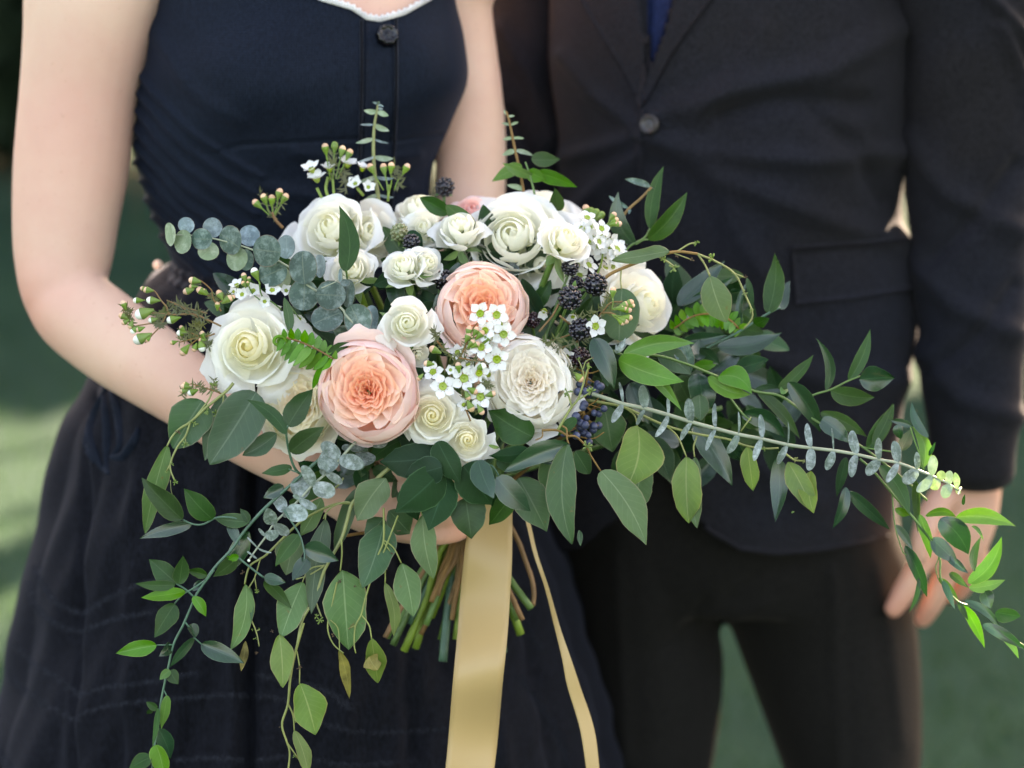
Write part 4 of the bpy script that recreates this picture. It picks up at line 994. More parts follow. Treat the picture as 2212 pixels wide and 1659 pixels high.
rose('spray_rose', 'small white rose facing up between the round grey leaves and the paired small roses', 'rose', 757, 580, 56, (-.08, .32, .93), 'white', 22, 3, d=1.885, sepals=True, deep=1.2)
rose('spray_rose', 'small white rose opening up to the left, left of a touching pair', 'rose', 868, 568, 52, (-.18, .55, .80), 'green_white', 22, 4, d=1.878, sepals=True, deep=1.35)
rose('spray_rose', 'small white rose opening to the right, right of a touching pair', 'rose', 926, 566, 46, (.45, .30, .82), 'green_white', 20, 5, d=1.885, sepals=True, deep=1.3)
rose('spray_rose', 'small round white rose facing the viewer between the two peach roses', 'rose', 880, 697, 64, (.0, .12, .99), 'white', 26, 6, d=1.842, opn=.95, sepals=True)
rose('spray_rose', 'small half open greenish white rose tucked below the round white rose', 'rose', 905, 768, 32, (.35, -.35, .85), 'green_white', 14, 61, d=1.862, opn=.5, deep=1.2)
rose('spray_rose', 'ruffled white rose seen from the side at the top, right of the upright eucalyptus tip', 'rose', 910, 436, 68, (.0, .85, .50), 'green_white', 22, 7, d=1.955, sepals=True, squash=.9, deep=1.2)
rose('spray_rose', 'small white cup shaped rose seen from the side with green sepals, top centre', 'rose', 994, 480, 58, (.02, .72, .66), 'green_white', 22, 8, d=1.905, sepals=True, deep=1.6)
rose('spray_rose', 'small white rose half hidden behind the cup shaped rose', 'rose', 915, 490, 56, (-.2, .3, .9), 'green_white', 18, 81, d=1.93)
rose('white_rose', 'widest white rose with layered petals spreading to the lower right above the peach rose', 'rose', 1105, 508, 126, (-.12, .34, .91), 'green_white', 32, 36, d=1.918, opn=1.0, fall=((4.6, -.05, 1.1), (5.4, -.05, 1.15), (.3, -.05, 1.05), (2.2, 0, 1.0)))
rose('spray_rose', 'small white rose squeezed between the cup shaped rose and the upper peach rose', 'rose', 1030, 560, 44, (0, .2, .9), 'green_white', 16, 92, d=1.93)
rose('white_rose', 'white rose petals showing below the widest rose, above the blackberries', 'rose', 1170, 570, 72, (.2, -.25, .9), 'green_white', 12, 91, d=1.93, opn=1.2)
rose('spray_rose', 'small white rose leaning to the upper right on a thick green stem with large sepals', 'rose', 1226, 508, 60, (.32, .52, .78), 'white', 24, 10, d=1.878, sepals=True, deep=1.45, opn=1.05)
rose('garden_rose', 'pale pink rose mostly hidden at the back of the bouquet', 'rose', 1022, 452, 60, (.0, .6, .8), 'pink', 18, 11, d=1.965, opn=1.1)
rose('white_rose', 'pale white rose standing at the very back, under the second upright eucalyptus', 'rose', 1172, 446, 84, (.1, .65, .75), 'green_white', 20, 12, d=1.975, opn=1.1, fall=((.6, .0, 1.1),))
rose('garden_rose', 'blush white rose with a folded centre, right of the peach roses', 'rose', 1145, 822, 92, (-.03, .12, .98), 'blush', seed=13, kind='quarter', d=1.862, squash=1.12, roll=.35, fall=((4.4, -.1, 1.1), (5.6, -.1, 1.05), (3.5, -.08, 1.0)))
rose('white_rose', 'white rose turned away to the right, furthest right of all the roses', 'rose', 1400, 655, 96, (.58, .22, .78), 'white', 22, 14, d=1.915, opn=1.0, deep=1.4, fall=((1.6, .3, 1.1), (4.6, .2, 1.0)))
rose('spray_rose', 'small ivory rose with a yellow centre beside the large peach rose', 'rose', 934, 898, 64, (-.03, .08, .99), 'ivory', 26, 15, d=1.846, opn=1.05, fall=((1.9, .0, 1.1), (3.3, -.05, 1.1)))
rose('spray_rose', 'smallest open ivory rose, lowest of the roses above the dark broad leaves', 'rose', 1010, 950, 54, (.08, -.03, .99), 'ivory', 25, 16, d=1.850, opn=1.1, fall=((5.9, .0, 1.1), (4.6, -.05, 1.15)))
rose('garden_rose', 'cream rose with a crumpled centre half hidden behind the large peach rose', 'rose', 640, 872, 76, (-.12, .05, .98), 'cream', seed=17, kind='quarter', d=1.886, squash=1.1, fall=((4.7, -.1, 1.2), (5.4, -.1, 1.2), (3.9, -.1, 1.15)))
rose('garden_rose', 'large peach pink rose packed with folded petals, in the middle of the bouquet', 'peach rose', 788, 842, 106, (-.10, .10, .98), 'peach', seed=19, kind='quarter', d=1.838, squash=1.08, roll=.6, mat='peach', tip=.35, fall=((1.05, .28, 1.05), (.35, .1, 1.04)))
rose('garden_rose', 'peach rose with orange folds behind the sprig of wax flowers', 'peach rose', 1045, 655, 98, (.12, .28, .95), 'peach', seed=26, kind='quarter', d=1.872, squash=1.0, roll=2.0, mat='peach', tip=.15, fall=((2.0, .25, 1.05),))

G_LEAF = 'leafy branches in the bouquet'
# --- silver dollar eucalyptus, upper left
d = 1.885; t = thing('eucalyptus_branch', 'eucalyptus branch with round blue grey leaves reaching out to the upper left', 'eucalyptus', 1, 1990, 1290, d, G_LEAF)
stp = [(520, 550), (690, 552), (880, 582), (1150, 660), (1430, 790), (1560, 920), (1700, 1010), (1850, 1120), (1880, 1170), (2010, 1300)]
stems(t, 1, [(stp, [5, 7, 9, 10], (-.0, -.015)), ([(1690, 960), (1800, 910), (1850, 880)], [5, 3], (-.02, -.02))], 'stem_pale', d)
DL = [(517, 545, 48, 92, 'silver_pale', 0), (645, 475, 64, 64, 'silver_blue', .006), (622, 600, 68, 95, 'silver_pale', -.002), (850, 492, 78, 78, 'silver_blue', .006), (768, 580, 78, 88, 'silver', -.006), (815, 672, 82, 72, 'silver_pale', .002),
 (985, 592, 84, 120, 'silver', -.006), (1135, 555, 85, 82, 'silver_blue', .008), (1040, 735, 84, 95, 'silver_pale', 0), (1105, 740, 58, 84, 'silver', .008), (1268, 670, 106, 130, 'silver', -.012), (1420, 640, 72, 92, 'silver_blue', .006), (1315, 840, 112, 115, 'silver', -.004),
 (1392, 882, 55, 92, 'silver_pale', .006), (1552, 800, 116, 130, 'silver', -.014), (1682, 790, 46, 92, 'silver_blue', -.002), (1556, 1012, 122, 120, 'silver', -.008), (1764, 1012, 115, 120, 'silver', -.016), (1895, 1000, 58, 110, 'silver', -.006), (1735, 1192, 126, 106, 'silver', -.012),
 (1962, 1206, 114, 128, 'silver', -.018), (2080, 1190, 55, 100, 'silver_blue', -.006), (1880, 1290, 96, 60, 'silver', -.004), (2080, 1290, 70, 60, 'silver', .0), (1838, 862, 20, 55, 'silver_blue', -.024), (1868, 918, 40, 28, 'silver', -.024)]
for k, (x, y, rx, ry, mt, dd) in enumerate(DL):
    j = min(stp, key=lambda p: math.hypot(p[0] - x - 40, p[1] - y)); disc(t, 1, x, y, rx, ry, j[0], j[1], mt, d, dd, 1 if k % 2 else -1)

# --- drooping baby eucalyptus, lower left
d = 1.852; t = thing('eucalyptus_branch', 'small eucalyptus sprig with oval frosted leaves drooping below the cream rose', 'eucalyptus', 6, 1900, 620, d, G_LEAF)
stems(t, 6, [([(1960, 560), (1900, 620), (1830, 700), (1730, 805), (1620, 900), (1520, 1010), (1410, 1110), (1320, 1200), (1250, 1310), (1190, 1390), (1130, 1475)], [11, 10, 8, 7])], 'stem_pale', d)
for a in [(1830, 690, 1690, 575, 110), (1830, 690, 2020, 745, 120), (1725, 805, 1748, 625, 168), (1725, 805, 1850, 885, 66), (1725, 805, 1675, 780, 40), (1625, 905, 1540, 750, 92), (1625, 905, 1795, 965, 130), (1520, 1005, 1533, 828, 158), (1520, 1005, 1655, 1078, 66), (1520, 1005, 1470, 975, 36),
          (1412, 1108, 1325, 980, 98), (1412, 1108, 1586, 1130, 142), (1412, 1108, 1410, 1150, 40), (1325, 1200, 1262, 1082, 105), (1325, 1200, 1440, 1275, 82), (1325, 1200, 1300, 1190, 30), (1258, 1292, 1360, 1270, 84), (1258, 1292, 1205, 1232, 26), (1195, 1380, 1115, 1298, 15), (1195, 1380, 1305, 1420, 15), (1155, 1435, 1115, 1408, 16), (1155, 1435, 1192, 1466, 16)]:
    leaf(t, 6, *a, 'baby', d, 'round', dd=-.002, bend=0.03, fold=.1, roll=0)
for x, y, rx, ry in ((2130, 570, 70, 50), (1965, 612, 58, 34), (1880, 610, 34, 28), (2020, 690, 90, 55)): disc(t, 6, x, y, rx, ry, 1900, 620, 'baby', d, .012)
mb = MB(); mb.ball(Pd(*f2v(6, 1130, 1480), d), 12 * .28 * mpx(d), 8, 6); mb.build('bud', M['bud_white'], t)

# --- upright eucalyptus tips
d = 1.965; t = thing('eucalyptus_branch', 'thin upright eucalyptus tip standing in front of the dark dress', 'eucalyptus', 2, 1190, 1000, d, G_LEAF)
stems(t, 2, [([(1195, 1060), (1190, 940), (1165, 780), (1150, 600), (1150, 440), (1160, 300), (1180, 190), (1190, 120)], [20, 17, 15, 12, 8])], 'stem_yellow', d)
for a in [(1180, 195, 1062, 182, 48), (1180, 195, 1285, 230, 50), (1155, 310, 1028, 310, 20), (1155, 310, 1290, 365, 52), (1150, 440, 990, 478, 42), (1150, 440, 1290, 480, 20), (1155, 600, 1005, 645, 26), (1155, 600, 1330, 615, 52), (1168, 780, 1335, 792, 34), (1168, 780, 1015, 830, 52), (1190, 940, 1035, 1012, 46), (1190, 940, 1335, 965, 30), (1190, 125, 1140, 108, 22), (1190, 135, 1242, 150, 22), (1190, 120, 1200, 100, 18), (1185, 160, 1235, 170, 24)]:
    leaf(t, 2, *a, 'silver_pale' if a[4] > 40 else 'silver_blue', d, 'thin', roll=0)
d = 1.97; t = thing('eucalyptus_branch', 'thin upright eucalyptus tip standing between the woman\'s arm and the man\'s jacket', 'eucalyptus', 'v', 1135, 430, d, G_LEAF)
stems(t, 'v', [([(1137, 450), (1125, 380), (1112, 320), (1100, 262), (1093, 240)], [3.4, 3, 2])], 'stem_brown', d)
for a in [(1095, 248, 1088, 238, 5), (1096, 252, 1112, 250, 5), (1102, 270, 1084, 266, 6), (1102, 270, 1120, 264, 6), (1107, 298, 1086, 302, 8), (1107, 298, 1132, 299, 6), (1113, 325, 1085, 335, 12), (1113, 325, 1152, 336, 10), (1122, 368, 1086, 378, 10), (1122, 368, 1166, 382, 14), (1132, 410, 1095, 400, 12), (1133, 430, 1180, 428, 14), (1133, 430, 1090, 440, 14)]:
    leaf(t, 'v', *a, 'silver_pale', d, 'thin', roll=0)
d = 1.955; t = thing('ruscus_branch', 'few green pointed leaves behind the white roses, in front of the man\'s jacket edge', 'ruscus', 'v', 1150, 440, d, G_LEAF)
stems(t, 'v', [([(1160, 460), (1155, 420), (1145, 380), (1135, 350)], [3, 2])], 'stem_green', d)
for a in [(1128, 358, 1062, 392, 28), (1148, 345, 1210, 344, 34), (1158, 372, 1247, 405, 30), (1150, 380, 1085, 352, 22), (1140, 370, 1180, 388, 30), (1205, 455, 1198, 405, 34)]:
    leaf(t, 'v', *a, 'ruscus_light' if a[4] != 34 else 'ruscus', d, 'ovate')
t = thing('pointed_leaf', 'single dark green pointed leaf sticking up in front of the large white rose', 'leaf', 1, 1900, 900, 1.875, None)
leaf(t, 1, 1880, 830, 1826, 322, 165, 'ruscus', 1.868, 'ovate', side=-.10, dt=.01, roll=.1, bend=.03); stems(t, 1, [([(1880, 820), (1890, 900), (1900, 960)], [8, 8], .03)], 'stem_green', 1.868)

# --- long spiral eucalyptus to the right
d = 1.875; t = thing('eucalyptus_branch', 'long straight eucalyptus branch with paired frosted leaves pointing to the lower right', 'eucalyptus', 9, 420, 390, d, G_LEAF)
DX = lambda x: (d, 0.0)
nodes = [(540, 430, 510, 260, 27, 455, 575, 58), (710, 465, 690, 285, 78, 645, 595, 34), (890, 515, 885, 370, 28, 790, 685, 48), (1070, 570, 1045, 385, 78, 985, 710, 44), (1255, 620, 1250, 425, 38, 1180, 790, 40), (1430, 665, 1430, 490, 20, 1345, 812, 62),
 (1610, 700, 1600, 510, 50, 1550, 870, 54), (1810, 745, 1813, 565, 14, 1735, 895, 55), (1990, 770, 1960, 580, 54, 1975, 945, 78), (2165, 790, 2150, 615, 15, 2110, 940, 68), (2342, 820, 2307, 635, 76, 2302, 995, 68), (2517, 860, 2512, 690, 58, 2422, 980, 86), (2662, 885, 2632, 715, 77, 2572, 1035, 60),
 (2812, 940, 2807, 800, 48, 2702, 1040, 100), (2922, 985, 2932, 825, 76, 2807, 1110, 78), (2982, 1015, 3002, 945, 72, 2922, 1090, 86), (3062, 1050, 3062, 945, 66, 3012, 1155, 86), (3112, 1080, 3102, 960, 52, 3142, 1122, 38), (3135, 1098, 3150, 1068, 24, 3130, 1130, 24)]
stems(t, 9, [([(300, 350), (420, 390), (540, 430), (710, 465), (890, 515), (1070, 570), (1255, 620), (1430, 665), (1610, 700), (1810, 745), (1990, 770), (2165, 790), (2342, 820), (2517, 860), (2662, 885), (2812, 940), (2922, 985), (3012, 1025), (3072, 1060), (3132, 1100)], [16, 16, 15, 14, 13, 12, 10, 7])], 'stem_pale', d)
for i, (x, y, ux, uy, uw, lx, ly, lw) in enumerate(nodes):
    pale = i > 13
    leaf(t, 9, x, y, ux, uy, uw, 'silver_pale' if pale else 'baby', d, 'round', dd=-.001, dt=.004 * (-1) ** i, roll=0, bend=.02, fold=.12)
    leaf(t, 9, x, y, lx, ly, lw, 'silver_pale' if pale else 'baby', d, 'round', dd=-.001, dt=-.004 * (-1) ** i, roll=0, bend=.02, fold=.12)

# --- seeded eucalyptus hanging in the centre
d = 1.868; t = thing('seeded_eucalyptus_branch', 'longest hanging branch of wide grey green leaves, trailing down to the bottom edge', 'eucalyptus', 15, 1180, 70, d, G_LEAF)
stems(t, 15, [([(1330, -60), (1180, 70), (1080, 180), (960, 290), (910, 450), (860, 610), (780, 760), (700, 910), (620, 1150), (510, 1340), (460, 1580)], [20, 18, 16, 14, 12]),
 ([(710, 850), (600, 870), (540, 930), (510, 1000)], [8, 6]), ([(510, 1340), (400, 1350), (330, 1400), (305, 1470)], [8, 6]), ([(700, 860), (560, 940), (450, 975)], [7, 6]), ([(620, 1150), (650, 1230), (680, 1310)], [8, 7]), ([(960, 290), (880, 280), (740, 350), (715, 440)], [7, 5])], 'stem_yellow', d)
stems(t, 7, [([(1553, 540), (1490, 760), (1450, 960), (1430, 1170), (1385, 1320), (1420, 1450), (1445, 1540), (1430, 1700)], [11, 10, 8, 7]), ([(1430, 1160), (1470, 1250), (1480, 1370)], [7, 5]), ([(1430, 1470), (1520, 1600)], [6, 5]), ([(1500, 760), (1520, 880), (1520, 1010)], [6, 5])], 'stem_yellow', d, 'twig')
for a in [(15, 715, 432, 592, 1285, 205, 'seeded_deep', .012), (15, 1262, 62, 1000, 448, 290, 'seeded', -.004), (15, 510, 1000, 318, 1502, 275, 'seeded', .004), (15, 1062, 115, 800, 745, 150, 'seeded_deep', .014), (7, 1365, 628, 1392, 1042, 178, 'seeded_yellow', -.004), (7, 1525, 1008, 1646, 1402, 258, 'seeded_yellow', -.003), (7, 1480, 1370, 1590, 1720, 112, 'seeded_yellow', -.002)]:
    fr, bx, by, tx, ty, w, mt, dd = a
    leaf(t, fr, bx, by, tx, ty, w, mt, d, 'seeded', dd=dd, wav=.5, roll=LR.uniform(-.15, .15), bend=.03, twist=.2, side=LR.uniform(-.05, .05))
for x, y, r, mt in ((665, 1340, 42, 'seed'), (640, 1310, 30, 'seed'), (235, 1440, 26, 'seed_brown')): seedclump(t, 15, x, y, r, d, mt)
for x, y, r, mt in ((1520, 885, 30, 'seed_brown'), (1490, 1290, 24, 'seed'), (1370, 1340, 14, 'seed_brown'), (1385, 1015, 18, 'seed'), (1480, 1570, 18, 'seed')): seedclump(t, 7, x, y, r, d, mt)

d = 1.862; t = thing('seeded_eucalyptus_branch', 'hanging branch carrying the widest speckled grey green leaf, left of the stems', 'eucalyptus', 15, 860, 610, d, G_LEAF)
stems(t, 15, [([(1240, 330), (1240, 620), (1190, 760), (1140, 930), (1080, 1130), (1035, 1300), (985, 1400), (975, 1560), (990, 1640)], [10, 9, 8, 6]), ([(1370, 400), (1300, 580), (1220, 780), (1200, 800)], [8, 8]), ([(860, 610), (865, 750), (850, 900)], [9, 7]), ([(820, 1000), (780, 1180), (745, 1310), (740, 1440), (790, 1560), (880, 1640)], [8, 7, 6]), ([(760, 1340), (830, 1420), (845, 1640)], [6, 5]),
 ([(1240, 620), (1330, 690), (1400, 830)], [7, 6]), ([(1240, 780), (1255, 900), (1252, 1010)], [8, 6]), ([(1045, 1300), (1110, 1390), (1132, 1510)], [7, 6]), ([(1180, 850), (1080, 870)], [6, 5]), ([(1130, 1000), (1040, 1010)], [6, 5]), ([(1240, 640), (1310, 740)], [6, 5]), ([(985, 1390), (920, 1420)], [5, 4]), ([(1575, 330), (1590, 400)], [9, 7])], 'stem_yellow', d)
for a in [(870, 892, 925, 1612, 400, 'seeded', .002, 0), (1240, 470, 1050, 1055, 330, 'seeded_deep', .012, .03), (1405, 828, 1505, 1312, 246, 'seeded', -.002, .03), (1252, 1005, 1330, 1490, 112, 'seeded_yellow', 0, .08), (1132, 1508, 1190, 1905, 190, 'seeded_yellow', 0, 0), (1590, 395, 1692, 975, 232, 'seeded', -.006, -.04), (1240, 420, 1085, 630, 200, 'seeded_deep', .02, 0), (1290, 360, 1480, 560, 240, 'seeded_deep', .018, 0)]:
    bx, by, tx, ty, w, mt, dd, sd_ = a
    leaf(t, 15, bx, by, tx, ty, w, mt, d, 'seeded', dd=dd, wav=.45, roll=LR.uniform(-.12, .12), bend=.03, twist=.2, side=sd_)
leaf(t, 7, 1825, 750, 1905, 1122, 78, 'brown', d, 'thin', dd=0, wav=.8, side=.04)
leaf(t, 7, 2055, 800, 2125, 905, 130, 'brown', d, 'wide', dd=-.002, wav=.9)
for x, y, r, mt in ((1075, 892, 36, 'seed'), (1245, 885, 38, 'seed'), (1318, 752, 34, 'seed_brown'), (1040, 1010, 26, 'seed'), (845, 990, 34, 'seed_brown'), (985, 1040, 20, 'seed_brown'), (780, 1480, 28, 'seed_brown'), (935, 1415, 18, 'seed_brown'), (1375, 540, 26, 'seed_brown'), (1050, 1370, 14, 'seed_brown')): seedclump(t, 15, x, y, r, d, mt)

d = 1.873; t = thing('seeded_eucalyptus_branch', 'hanging branch ending in a wavy bent grey green leaf and a withered brown one', 'eucalyptus', 15, 960, 290, d, G_LEAF)
stems(t, 15, [([(960, 290), (800, 300), (560, 410), (400, 540), (200, 740), (130, 790), (40, 850), (5, 940), (-10, 1020)], [12, 11, 10, 8]), ([(130, 790), (80, 960), (20, 1060)], [7, 6]), ([(80, 960), (100, 1080)], [6, 5]), ([(800, 300), (720, 380), (700, 430)], [7, 5]), ([(680, 230), (830, 130), (880, 60)], [8, 8])], 'stem_yellow', d)
stems(t, 7, [([(1130, 260), (1110, 420), (1155, 530), (1190, 620), (1210, 720)], [6, 5]), ([(1190, 600), (1215, 590)], [5, 4])], 'stem_yellow', d, 'twig')
for a in [(15, 680, 240, 495, 582, 165, 'seeded', .006), (15, 430, 560, 362, 940, 250, 'seeded', .012), (7, 1105, 240, 985, 752, 150, 'seeded', .0), (7, 1135, 258, 1150, 535, 44, 'seeded_deep', .004), (7, 1105, 678, 1070, 912, 62, 'brown', .002)]:
    fr, bx, by, tx, ty, w, mt, dd = a
    leaf(t, fr, bx, by, tx, ty, w, mt, d, 'seeded', dd=dd, wav=.6, roll=.05, bend=.05, twist=.3, side=.10 if bx == 1105 and by == 240 else .02)
for x, y, r, mt in ((100, 1080, 26, 'seed'), (60, 1450 - 20, 14, 'seed'), (120, 1420, 12, 'seed')): seedclump(t, 15, x, y, r, d, mt)
for x, y, r, mt in ((1085, 150, 32, 'seed_brown'), (1195, 292, 22, 'seed'), (1190, 770, 24, 'seed_brown'), (1180, 660, 18, 'seed')): seedclump(t, 7, x, y, r, d, mt)

# --- left seeded branch
d = 1.872; t = thing('seeded_eucalyptus_branch', 'branch of broad grey green leaves reaching left over the woman\'s forearm', 'eucalyptus', 6, 970, 160, d, G_LEAF)
stems(t, 6, [([(1010, 110), (970, 160), (900, 220), (800, 300), (680, 410), (600, 460), (540, 520), (497, 600)], [13, 12, 10, 7]), ([(680, 410), (640, 520), (580, 600), (530, 710), (525, 780), (560, 870)], [9, 8, 6]), ([(845, 175), (820, 240), (760, 320), (690, 405)], [8, 7]), ([(935, 200), (930, 260), (900, 325)], [7, 6]), ([(640, 540), (645, 590)], [5, 4]), ([(520, 740), (495, 790)], [6, 5]), ([(525, 860), (530, 940), (550, 1000)], [3, 2])], 'stem_yellow', d)
for bx, by, tx, ty, w, mt, dd, shp in [(770, 245, 545, 618, 330, 'seeded_deep', .006, 'wide'), (1185, 180, 828, 742, 375, 'seeded_deep', .004, 'wide'), (940, 190, 790, 712, 190, 'seeded_deep', .016, 'seeded'), (1345, 500, 1080, 670, 150, 'seeded_deep', .010, 'seeded'), (500, 590, 328, 1272, 160, 'seeded', .0, 'thin')]:
    leaf(t, 6, bx, by, tx, ty, w, mt, d, shp, dd=dd, wav=.45 if shp == 'thin' else .2, roll=LR.uniform(-.1, .1), bend=.03, twist=.15)
for x, y, r, mt in ((800, 330, 38, 'seed'), (880, 345, 45, 'seed'), (705, 420, 38, 'seed'), (582, 492, 34, 'seed_brown'), (640, 590, 36, 'seed'), (560, 875, 30, 'seed'), (535, 738, 20, 'seed'), (495, 795, 16, 'seed'), (860, 120, 40, 'seed')): seedclump(t, 6, x, y, r, d, mt)

# --- ruscus hanging on the left
d = 1.858; t = thing('ruscus_branch', 'long trailing ruscus vine with small pointed green leaves, furthest left, reaching the bottom edge', 'ruscus', 6, 1650, 720, d, G_LEAF)
stems(t, 6, [([(1800, 600), (1650, 720), (1450, 900), (1250, 1080), (1090, 1260), (1000, 1390), (870, 1530), (790, 1640)], [13, 13, 12, 11], (.0, .0)), ([(1140, 1190), (1000, 1150), (880, 1150), (780, 1200), (700, 1200), (620, 1165)], [8, 8, 6])], 'stem_blue', d)
stems(t, 7, [([(860, 130), (730, 310), (690, 400), (620, 560), (550, 700), (510, 870), (480, 1000), (445, 1180), (430, 1320), (400, 1500), (378, 1700)], [10, 9, 8.5, 8, 6.5]), ([(815, 195), (690, 280), (620, 320), (555, 392)], [7, 6]), ([(700, 335), (640, 280), (560, 232)], [8, 6]), ([(640, 535), (670, 575)], [7, 6]), ([(705, 650), (765, 705)], [6, 6]), ([(545, 708), (415, 712)], [6, 5]), ([(430, 1205), (375, 1210)], [5, 4]), ([(475, 1060), (500, 1110)], [5, 5])], 'stem_blue', d, 'side_stem')
for bx, by, tx, ty, w, mt in [(1135, 1180, 860, 1150, 115, 'ruscus'), (618, 1165, 303, 843, 168, 'ruscus'), (850, 1162, 628, 923, 176, 'ruscus'), (690, 1197, 283, 1312, 100, 'ruscus_dark'), (1130, 1185, 1063, 1078, 66, 'ruscus'), (990, 1170, 1063, 1372, 84, 'ruscus_dark'), (1450, 1050, 1500, 1000, 40, 'ruscus'), (1135, 1260, 960, 1590, 150, 'ruscus_dark')]:
    leaf(t, 6, bx, by, tx, ty, w, mt, d, 'ovate', dd=-.002 if mt == 'ruscus' else .004)
for bx, by, tx, ty, w, mt in [(572, 235, 358, 48, 165, 'ruscus'), (560, 245, 252, 236, 84, 'ruscus'), (592, 240, 620, 18, 118, 'ruscus'), (808, 172, 650, 130, 76, 'ruscus'), (640, 298, 298, 345, 104, 'ruscus_light'), (1040, 40, 853, 182, 112, 'ruscus'), (775, 220, 694, 296, 66, 'ruscus_dark'), (700, 335, 798, 492, 86, 'ruscus_light'), (558, 395, 402, 652, 156, 'ruscus'),
 (690, 545, 714, 658, 84, 'ruscus_dark'), (763, 702, 1097, 852, 140, 'ruscus_dark'), (708, 655, 518, 884, 72, 'ruscus_dark'), (418, 710, 103, 776, 126, 'ruscus_light'), (530, 708, 437, 800, 84, 'ruscus_dark'), (522, 905, 441, 980, 66, 'ruscus_light'), (522, 905, 586, 1012, 100, 'ruscus'), (425, 1205, 335, 1150, 60, 'ruscus'), (380, 1205, 343, 1243, 40, 'ruscus'),
 (500, 1100, 455, 1360, 78, 'ruscus_light'), (430, 1200, 385, 1502, 46, 'ruscus'), (428, 1350, 526, 1588, 130, 'ruscus_dark'), (380, 1572, 202, 1670, 120, 'ruscus'), (413, 1480, 475, 1760, 140, 'ruscus_light'), (1000, 30, 980, 60, 60, 'ruscus_light')]:
    leaf(t, 7, bx, by, tx, ty, w, mt, d, 'ovate', dd=-.002 if mt != 'ruscus_dark' else .004)
d = 1.838; t = thing('ruscus_branch', 'short ruscus sprig with dark pointed leaves lying in front of the cream rose', 'ruscus', 6, 1520, 810, d, G_LEAF)
stems(t, 6, [([(1432, 440), (1418, 500), (1440, 640), (1480, 760), (1530, 812), (1640, 840)], [8, 9, 11, 12], (0, .03)), ([(1500, 800), (1440, 775)], [6, 6], .01)], 'stem_blue', d)
for bx, by, tx, ty, w, mt in [(1432, 445, 1622, 158, 185, 'ruscus'), (1420, 502, 1113, 240, 112, 'ruscus'), (1450, 645, 1712, 448, 160, 'ruscus'), (1462, 762, 1228, 808, 86, 'ruscus'), (1398, 905, 1240, 1000, 100, 'ruscus_dark')]:
    leaf(t, 6, bx, by, tx, ty, w, mt, d + (.02 if by > 700 else 0), 'ovate', side=-.10 if tx == 1113 else .02)
d = 1.850; t = thing('ruscus_branch', 'small ruscus sprig with four dark leaves in front of the hanging grey green leaves', 'ruscus', 6, 1440, 1150, d, G_LEAF)
stems(t, 6, [([(1400, 1090), (1440, 1150), (1520, 1280), (1555, 1400), (1560, 1480)], [8, 7, 6], (0, -.008)), ([(1050, 1460), (1150, 1540), (1245, 1612)], [9, 8])], 'stem_blue', d)
for bx, by, tx, ty, w, mt in [(1515, 1280, 1333, 1527, 126, 'ruscus'), (1560, 1385, 1825, 1482, 150, 'ruscus_dark'), (1580, 1465, 1465, 1635, 120, 'ruscus_dark'), (1245, 1612, 1415, 1650, 90, 'ruscus_dark'), (1050, 1440, 970, 1475, 60, 'ruscus_light')]:
    leaf(t, 6, bx, by, tx, ty, w, mt, d, 'ovate', dd=-.004)
leaf(t, 7, 1250, 215, 1462, 432, 96, 'ruscus', d, 'ovate')

# --- broad dark leaves below the roses
d = 1.852; t = thing('salal_branch', 'cluster of broad dark green leaves directly below the lowest ivory roses', 'leafy branch', 14, 680, 640, d, G_LEAF)
stems(t, 14, [([(640, 520), (660, 640), (665, 700), (680, 800)], [12, 10]), ([(660, 640), (760, 680), (860, 740)], [9, 8]), ([(860, 740), (880, 1060)], [9, 8], .02), ([(1160, 760), (1180, 800), (1120, 700), (1010, 650)], [8, 8])], 'stem_blue', d + .006)
for bx, by, tx, ty, w, mt, dd, shp in [(640, 600, 98, 655, 330, 'salal', .004, 'wide'), (660, 700, 322, 787, 270, 'salal', -.010, 'wide'), (660, 730, 238, 1107, 360, 'salal', -.003, 'wide'), (620, 470, 825, 850, 230, 'salal', -.006, 'wide'), (700, 780, 538, 1275, 340, 'salal', .003, 'wide'), (850, 690, 1105, 1042, 390, 'salal', .000, 'wide'),
  (870, 980, 925, 1350, 320, 'ruscus', .012, 'wide'), (985, 640, 1128, 985, 205, 'ruscus_dark', -.010, 'wide'), (1150, 790, 1458, 1098, 225, 'ruscus_dark', -.010, 'wide'), (1290, 950, 1083, 1222, 190, 'ruscus', .010, 'wide'), (1350, 800, 1602, 1282, 330, 'seeded_deep', .016, 'wide'),
  (300, 900, 445, 1185, 190, 'salal', .012, 'wide'), (1480, 430, 1080, 188, 300, 'ruscus', .012, 'wide'), (1450, 560, 1080, 600, 150, 'salal', .008, 'ovate'), (1870, 262, 1700, 420, 100, 'ruscus', .004, 'ovate'), (1080, 505, 1182, 525, 36, 'sepal', -.006, 'lance'), (1150, 640, 1420, 720, 180, 'ruscus', .010, 'wide'), (1100, 900, 1330, 1020, 260, 'salal', .008, 'wide'), (560, 560, 260, 420, 260, 'salal', .03, 'wide')]:
    leaf(t, 14, bx, by, tx, ty, w, mt, d, shp, dd=dd, roll=LR.uniform(-.2, .2), bend=LR.uniform(.03, .08), fold=-.12 if mt == 'salal' else .1, twist=LR.uniform(-.4, .4), side=LR.uniform(-.05, .05), tail=.45, nl=18, nw=9)
d = 1.848; t = thing('seeded_eucalyptus_branch', 'branch with long hanging grey green leaves and a bent brown twig below the blue berries', 'eucalyptus', 14, 1700, 370, d, G_LEAF)
stems(t, 14, [([(1560, 370), (1700, 370), (1790, 420), (1870, 430), (1960, 520), (2000, 600), (2090, 740)], [12, 11, 9, 8], (0, .02)), ([(1500, 460), (1560, 430), (1565, 370)], [7, 6]), ([(1740, 330), (1780, 360), (1785, 440), (1800, 500)], [9, 8])], 'stem_brown', d)
